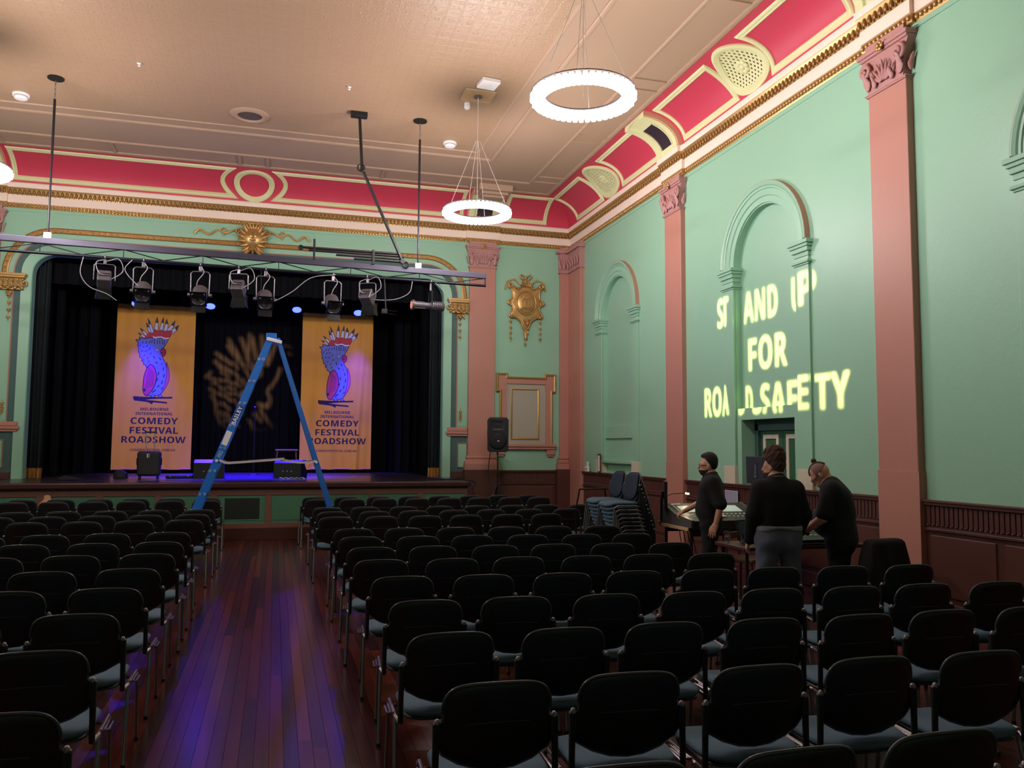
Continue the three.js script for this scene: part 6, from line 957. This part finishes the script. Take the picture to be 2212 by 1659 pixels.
{ // second desk with the lighting controller
  const w = std('#4a2224', 0.5), t = thing('lighting_table', 'dark red folding table under the lighting controller, behind the three men', 'table', [4.5, 0, -7.55]);
  mesh('table_top', span(0, 1.5, 0.735, 0.77, -0.28, 0.3, 0.006), w, t); for (const x of [0.06, 1.44]) for (const z of [-0.22, 0.24]) mesh('leg', rod([x, 0, z], [x, 0.735, z], 0.017), M.black, t);
  const c = thing('lighting_controller', 'low black lighting controller with pale buttons beside the man in polo shirt', 'lighting desk', [5.3, 0.77, -7.5]);
  mesh('controller_body', ext(poly([[-0.2, 0], [0.22, 0], [0.22, 0.05], [-0.2, 0.13]]), 0.7, 0.008).rotateY(-PI / 2).translate(0.35, 0, 0), M.black, c);
  mesh('front_strip', span(-0.33, 0.33, 0.014, 0.026, 0.226, 0.232), std('#9a98a4', 0.4), c);
  const b = [], f = []; for (let i = 0; i < 12; i++) { b.push(box(0.03, 0.008, 0.016, -0.3 + i * 0.054, 0.096, 0.1, 0.003)); f.push(box(0.014, 0.014, 0.024, -0.3 + i * 0.054, 0.125, -0.02 - 0.06 * rnd(), 0.003)); } mesh('buttons', b.map((g) => g.rotateX(0.05)), M.white, c); mesh('fader_caps', f, std('#cfcfe0', 0.4), c);
  const l = thing('open_laptop', 'open black laptop beyond the lighting controller', 'laptop', [4.9, 0.77, -7.62], 0.3); mesh('keyboard_base', box(0.33, 0.016, 0.23, 0, 0.009, 0, 0.006), M.black, l); mesh('lid', move(box(0.33, 0.22, 0.008, 0, 0.11, 0, 0.003), 0, 0.014, -0.115, 0, -0.25), M.black, l); mesh('screen', move(box(0.3, 0.19, 0.002, 0, 0.11, 0.005), 0, 0.014, -0.115, 0, -0.25), std('#1b2030', 0.2), l);
  const gz = (x, z, label) => { const q = thing('drinking_glass', label, 'glass', [x, 0.77, z]); mesh('tumbler', lathe([[0, 0.006], [0.03, 0.006], [0.036, 0.12], [0.033, 0.12], [0.028, 0.012], [0, 0.012]], 18), phys('#ffffff', 0.05, { transmission: 1, thickness: 0.003, ior: 1.45 }), q); mesh('water', cyl(0.0275, 0.05, 0, 0.04, 0, 0.03), phys('#dfe6ea', 0.05, { transmission: 1, thickness: 0.02, ior: 1.33 }), q); };
  gz(4.6, -7.42, 'drinking glass on the red table nearest the man in jeans'); gz(4.57, -7.7, 'drinking glass on the red table at its far corner');
}
{ // small loudspeaker on a pole by the door
  const t = thing('pole_speaker', 'small dark blue speaker on a thin pole in front of the green door', 'speaker', [5.75, 0, -8.95], -0.9);
  mesh('cabinet', ext(poly([[-0.1, 0], [0.1, 0], [0.115, 0.31], [-0.115, 0.31]]), 0.16, 0.008).rotateX(-0.06).translate(0, 1.33, -0.08), std('#23283a', 0.55), t);
  const tex = canvasTex(64, 256, (c, w, h) => { c.fillStyle = '#23283a'; c.fillRect(0, 0, w, h); c.strokeStyle = '#a8b0c4'; c.lineWidth = 5; c.beginPath(); c.arc(32, 206, 11, 0, 7); c.stroke(); for (let i = 0; i < 16; i++) { c.fillStyle = '#a8b0c4'; c.fillRect(27, 40 + i * 9, 10, 5); } });
  mesh('printed_front', move(box(0.06, 0.22, 0.002), 0, 1.48, 0.082, 0, -0.06), std('#fff', 0.6, { map: tex }), t);
  mesh('pole', [rod([0, 0.03, 0], [0, 1.33, 0], 0.012)], M.steel, t); mesh('round_base', cyl(0.17, 0.03, 0, 0.015, 0), M.black, t);
}
{ // paper chart pinned to the dado
  const tex = canvasTex(128, 160, (c, w, h) => { c.fillStyle = '#b9b6cc'; c.fillRect(0, 0, w, h); c.fillStyle = '#3a3848'; for (let i = 0; i < 11; i++) for (let j = 0; j < 14; j++) c.fillRect(6 + i * 11, 8 + j * 11, 6, 6); });
  tag(mesh('paper_chart', span(WX - 0.062, WX - 0.056, 0.78, 1.12, -11.22, -10.86), std('#ffffff', 0.7, { map: tex })), 'pale printed chart pinned to the brown dado behind the bearded man', 'chart');
}
{
  const br = std('#5b3a26', 0.5), t = thing('wooden_stool_chair', 'low brown wooden chair between the mixing desk and the man in jeans', 'chair', [5.35, 0, -8.6], 0.5);
  mesh('seat', box(0.4, 0.045, 0.4, 0, 0.46, 0, 0.015), br, t); for (const a of [-1, 1]) for (const b of [-1, 1]) mesh('leg', rod([a * 0.18, 0, b * 0.18], [a * 0.16, 0.44, b * 0.16], 0.018), br, t); mesh('back_rest', [box(0.08, 0.2, 0.03, -0.14, 0.6, -0.18, 0.01), box(0.36, 0.08, 0.03, 0, 0.72, -0.19, 0.01), box(0.04, 0.3, 0.03, 0.16, 0.6, -0.18, 0.01)], br, t);
}
{ const t = thing('water_bottle', 'small clear white-capped bottle standing on the floor by the brown chair', 'bottle', [4.75, 0.0, -7.8]); mesh('bottle_body', lathe([[0, 0], [0.032, 0.002], [0.033, 0.13], [0.03, 0.15], [0.013, 0.18], [0.013, 0.2]], 16), std('#d9d5d8', 0.2), t); mesh('cap', cyl(0.015, 0.02, 0, 0.21, 0), M.white, t); }
{ const p = range(26).map((i) => { const a = i / 25 * 4.6 * PI; return [4.02 + 0.13 * cos(a) * (1 + 0.1 * sin(a * 0.7)), 0.014 + i * 0.0022, -6.6 + 0.1 * sin(a)]; }); tag(mesh('yellow_cable', tube(p, 0.009, 140, 6), std('#d9a51e', 0.5)), 'coil of yellow cable on the floor by the man in jeans', 'cable'); }
{ // coat over a chair by the pilaster
  const t = thing('office_chair', 'dark upholstered chair mostly hidden under a coat beside the nearest pilaster', 'chair', [5.62, 0, -6.85], 0.1);
  mesh('seat', box(0.46, 0.08, 0.44, 0, 0.46, 0, 0.03), CH.backFabric, t); mesh('backrest', box(0.44, 0.38, 0.06, 0, 0.67, 0.2, 0.025), CH.backFabric, t); mesh('back_bar', rod([0, 0.42, 0.2], [0, 0.7, 0.22], 0.02), M.black, t); mesh('column', rod([0, 0.08, 0], [0, 0.43, 0], 0.025), M.black, t);
  for (let i = 0; i < 5; i++) { const a = i * 1.2566; mesh('foot', [rod([0, 0.1, 0], [0.27 * cos(a), 0.06, 0.27 * sin(a)], 0.018), ball(0.028, 0.27 * cos(a), 0.03, 0.27 * sin(a))], M.black, t); }
  const coat = skin((x, y, z) => { const top = 0.9, w = 0.22 + 0.3 * (top - y), th = 0.05 + 0.07 * Math.max(0, top - y), fold = 0.012 * sin(x * 34 + y * 8) * Math.min(1, (top - y) * 3); const dx = Math.max(0, Math.abs(x) - w + 0.06), dz = Math.max(0, Math.abs(z - 0.21) - th + 0.03); return Math.max(Math.hypot(dx, dz, Math.max(0, y - top + 0.05)) - 0.05 + fold, 0.22 + 0.05 * sin(x * 9) - y); }, [-0.5, 0.2, -0.1], [0.5, 1.15, 0.5], 0.016);
  const o = mesh('draped_coat', coat, std('#1d181f', 0.95)); o.position.set(5.62, 0, -6.85); o.rotation.y = 0.1; tag(o, 'dark charcoal coat draped over the chair back beside the nearest pilaster', 'coat');
}
{ // trolley handle behind the stacks
  const t = thing('chair_trolley', 'chair trolley with a tall bent tube handle left of the stacked chairs', 'trolley', [4.55, 0, -11.6], 0.25);
  mesh('handle', pipe([[-0.22, 0.12, 0], [-0.3, 0.85, 0.1], [-0.26, 1.14, 0.14], [0.2, 1.14, 0.14], [0.27, 0.85, 0.1], [0.22, 0.12, 0]], 0.013, 8), M.blackMetal, t); mesh('cross_tube', rod([-0.27, 0.55, 0.06], [0.25, 0.55, 0.06], 0.011), M.blackMetal, t); mesh('platform', box(0.5, 0.03, 0.6, 0, 0.12, -0.25, 0.01), M.blackMetal, t);
  for (const a of [-1, 1]) for (const b of [0, 1]) mesh('wheel', rod([a * 0.2 - 0.015, 0.05, -0.02 - b * 0.46], [a * 0.2 + 0.015, 0.05, -0.02 - b * 0.46], 0.05, 0.05, 14), M.black, t);
}
// small things standing on the dado cap and hung on the wall in the first bay
{ const t = thing('thermostat_box', 'small white wall unit with an aerial, standing on the dado near the corner', 'wall unit', [6.62, 1.226, -16.95], -PI / 2); mesh('unit_body', box(0.16, 0.12, 0.05, 0, 0.06, 0, 0.01), M.white, t); mesh('lens', cyl(0.018, 0.012, 0, 0, 0).rotateX(PI / 2).translate(0.01, 0.055, 0.03), M.black, t); mesh('aerial', box(0.05, 0.1, 0.03, 0.02, 0.17, 0, 0.006), M.white, t); }
{ const t = thing('hanging_notice', 'narrow brown board with a white printed strip leaning on the dado by the far arch', 'notice', [6.63, 1.226, -16.25], -PI / 2); mesh('board', span(-0.07, 0.07, 0, 0.4, 0, 0.02, 0.003), std('#5a3524', 0.6), t); mesh('paper_strip', span(-0.045, 0.05, 0.03, 0.36, 0.021, 0.023), M.white, t); }
{ const o = lump('tan_bag', 'tan cloth bag sitting on a front-row seat, its rounded top showing over the chairs', 'bag', [-3.62, 0.46, -15.44], 0.36, 0.46, 0.3, std('#b98a66', 0.85), 9); }
// ---------- small fittings on the ceiling ----------
const ONC = (x, z) => [x, CEIL - 0.012, z];
function smoke(x, z, label) { const t = thing('smoke_detector', label, 'detector', ONC(x, z), 0, 'ceiling detectors'); mesh('base_ring', cyl(0.125, 0.03, 0, -0.015, 0, 0.13, 28), M.white, t); mesh('dome', lathe([[0, -0.085], [0.08, -0.083], [0.1, -0.07], [0.105, -0.03], [0, -0.03]], 28), M.white, t); }
smoke(-4.18, -14.8, 'round white ceiling detector near the left hanger rod'); smoke(3.02, -14.84, 'round white ceiling detector above the farther ring chandelier');
function sprinkler(x, z, label) { const t = thing('sprinkler_head', label, 'sprinkler', ONC(x, z), 0, 'ceiling sprinklers'); mesh('escutcheon', lathe([[0, -0.02], [0.025, -0.018], [0.038, 0], [0, 0]], 18), M.white, t); mesh('nozzle', [cyl(0.01, 0.03, 0, -0.032, 0), cyl(0.02, 0.004, 0, -0.05, 0)], M.white, t); }
sprinkler(-2.13, -13.02, 'tiny white sprinkler in the middle of the papered ceiling, left one'); sprinkler(0.98, -12.92, 'tiny white sprinkler in the papered ceiling above the jointed black arm');
{ const t = thing('ceiling_vent', 'round dark ceiling vent with a raised moulded ring', 'vent', ONC(-0.58, -14.58)); mesh('moulded_ring', tidy(lathe([[0.2, 0.0], [0.21, -0.03], [0.25, -0.045], [0.29, -0.02], [0.31, -0.025], [0.34, 0]], 36)), M.ceil, t); mesh('mesh_disc', cyl(0.205, 0.01, 0, -0.006, 0, 0.205, 32), std('#3a2f30', 0.7, { metalness: 0.3 }), t); for (let i = -5; i <= 5; i++) mesh('vent_bar', box(2 * Math.sqrt(0.04 - (i * 0.034) ** 2), 0.008, 0.008, 0, -0.014, i * 0.034), std('#5a4a48', 0.6), t); }
{ const t = thing('wireless_box', 'white square box fixed to the ceiling beside the farther chandelier hatch', 'box', ONC(3.07, -12.1), 0.12); mesh('box_body', box(0.3, 0.07, 0.3, 0, -0.035, 0, 0.015), M.white, t); mesh('indicator', cyl(0.012, 0.006, 0.02, -0.073, 0.03), std('#cfc4e8', 0.3), t); }
{ const t = thing('ceiling_hatch', 'square buff hatch plate where the farther chandelier cable enters the ceiling', 'hatch', ONC(3.03, -12.63)); mesh('hatch_plate', box(0.5, 0.02, 0.42, 0, -0.006, 0, 0.004), std('#c39c70', 0.6), t); mesh('hatch_edge', sweep([[-0.25, -0.012, -0.21], [0.25, -0.012, -0.21], [0.25, -0.012, 0.21], [-0.25, -0.012, 0.21]], [0, -1, 0], [[-0.012, 0], [0, 0.012], [0.012, 0]], true), M.ceil, t); }
{ const t = thing('ceiling_camera', 'small white dome fitting on the ceiling just below the hatch', 'camera', ONC(2.93, -13.0)); mesh('mount', cyl(0.05, 0.04, 0, -0.02, 0), M.white, t); mesh('dome', ball(0.055, 0, -0.055, 0), M.white, t); }
{ const t = thing('ceiling_register', 'stepped buff box casing on the ceiling above the cove near the corner', 'casing', [4.5, CEIL - 0.0, -17.15]); mesh('casing_top', span(-0.38, 0.38, -0.14, 0, -0.26, 0.2, 0.01), M.ceil, t); mesh('casing_step', [span(-0.3, 0.3, -0.2, -0.135, -0.26, 0.1, 0.01), span(-0.24, 0.24, -0.25, -0.195, -0.26, 0.02, 0.01)], M.ceil, t); }
renderer.render(scene, camera);
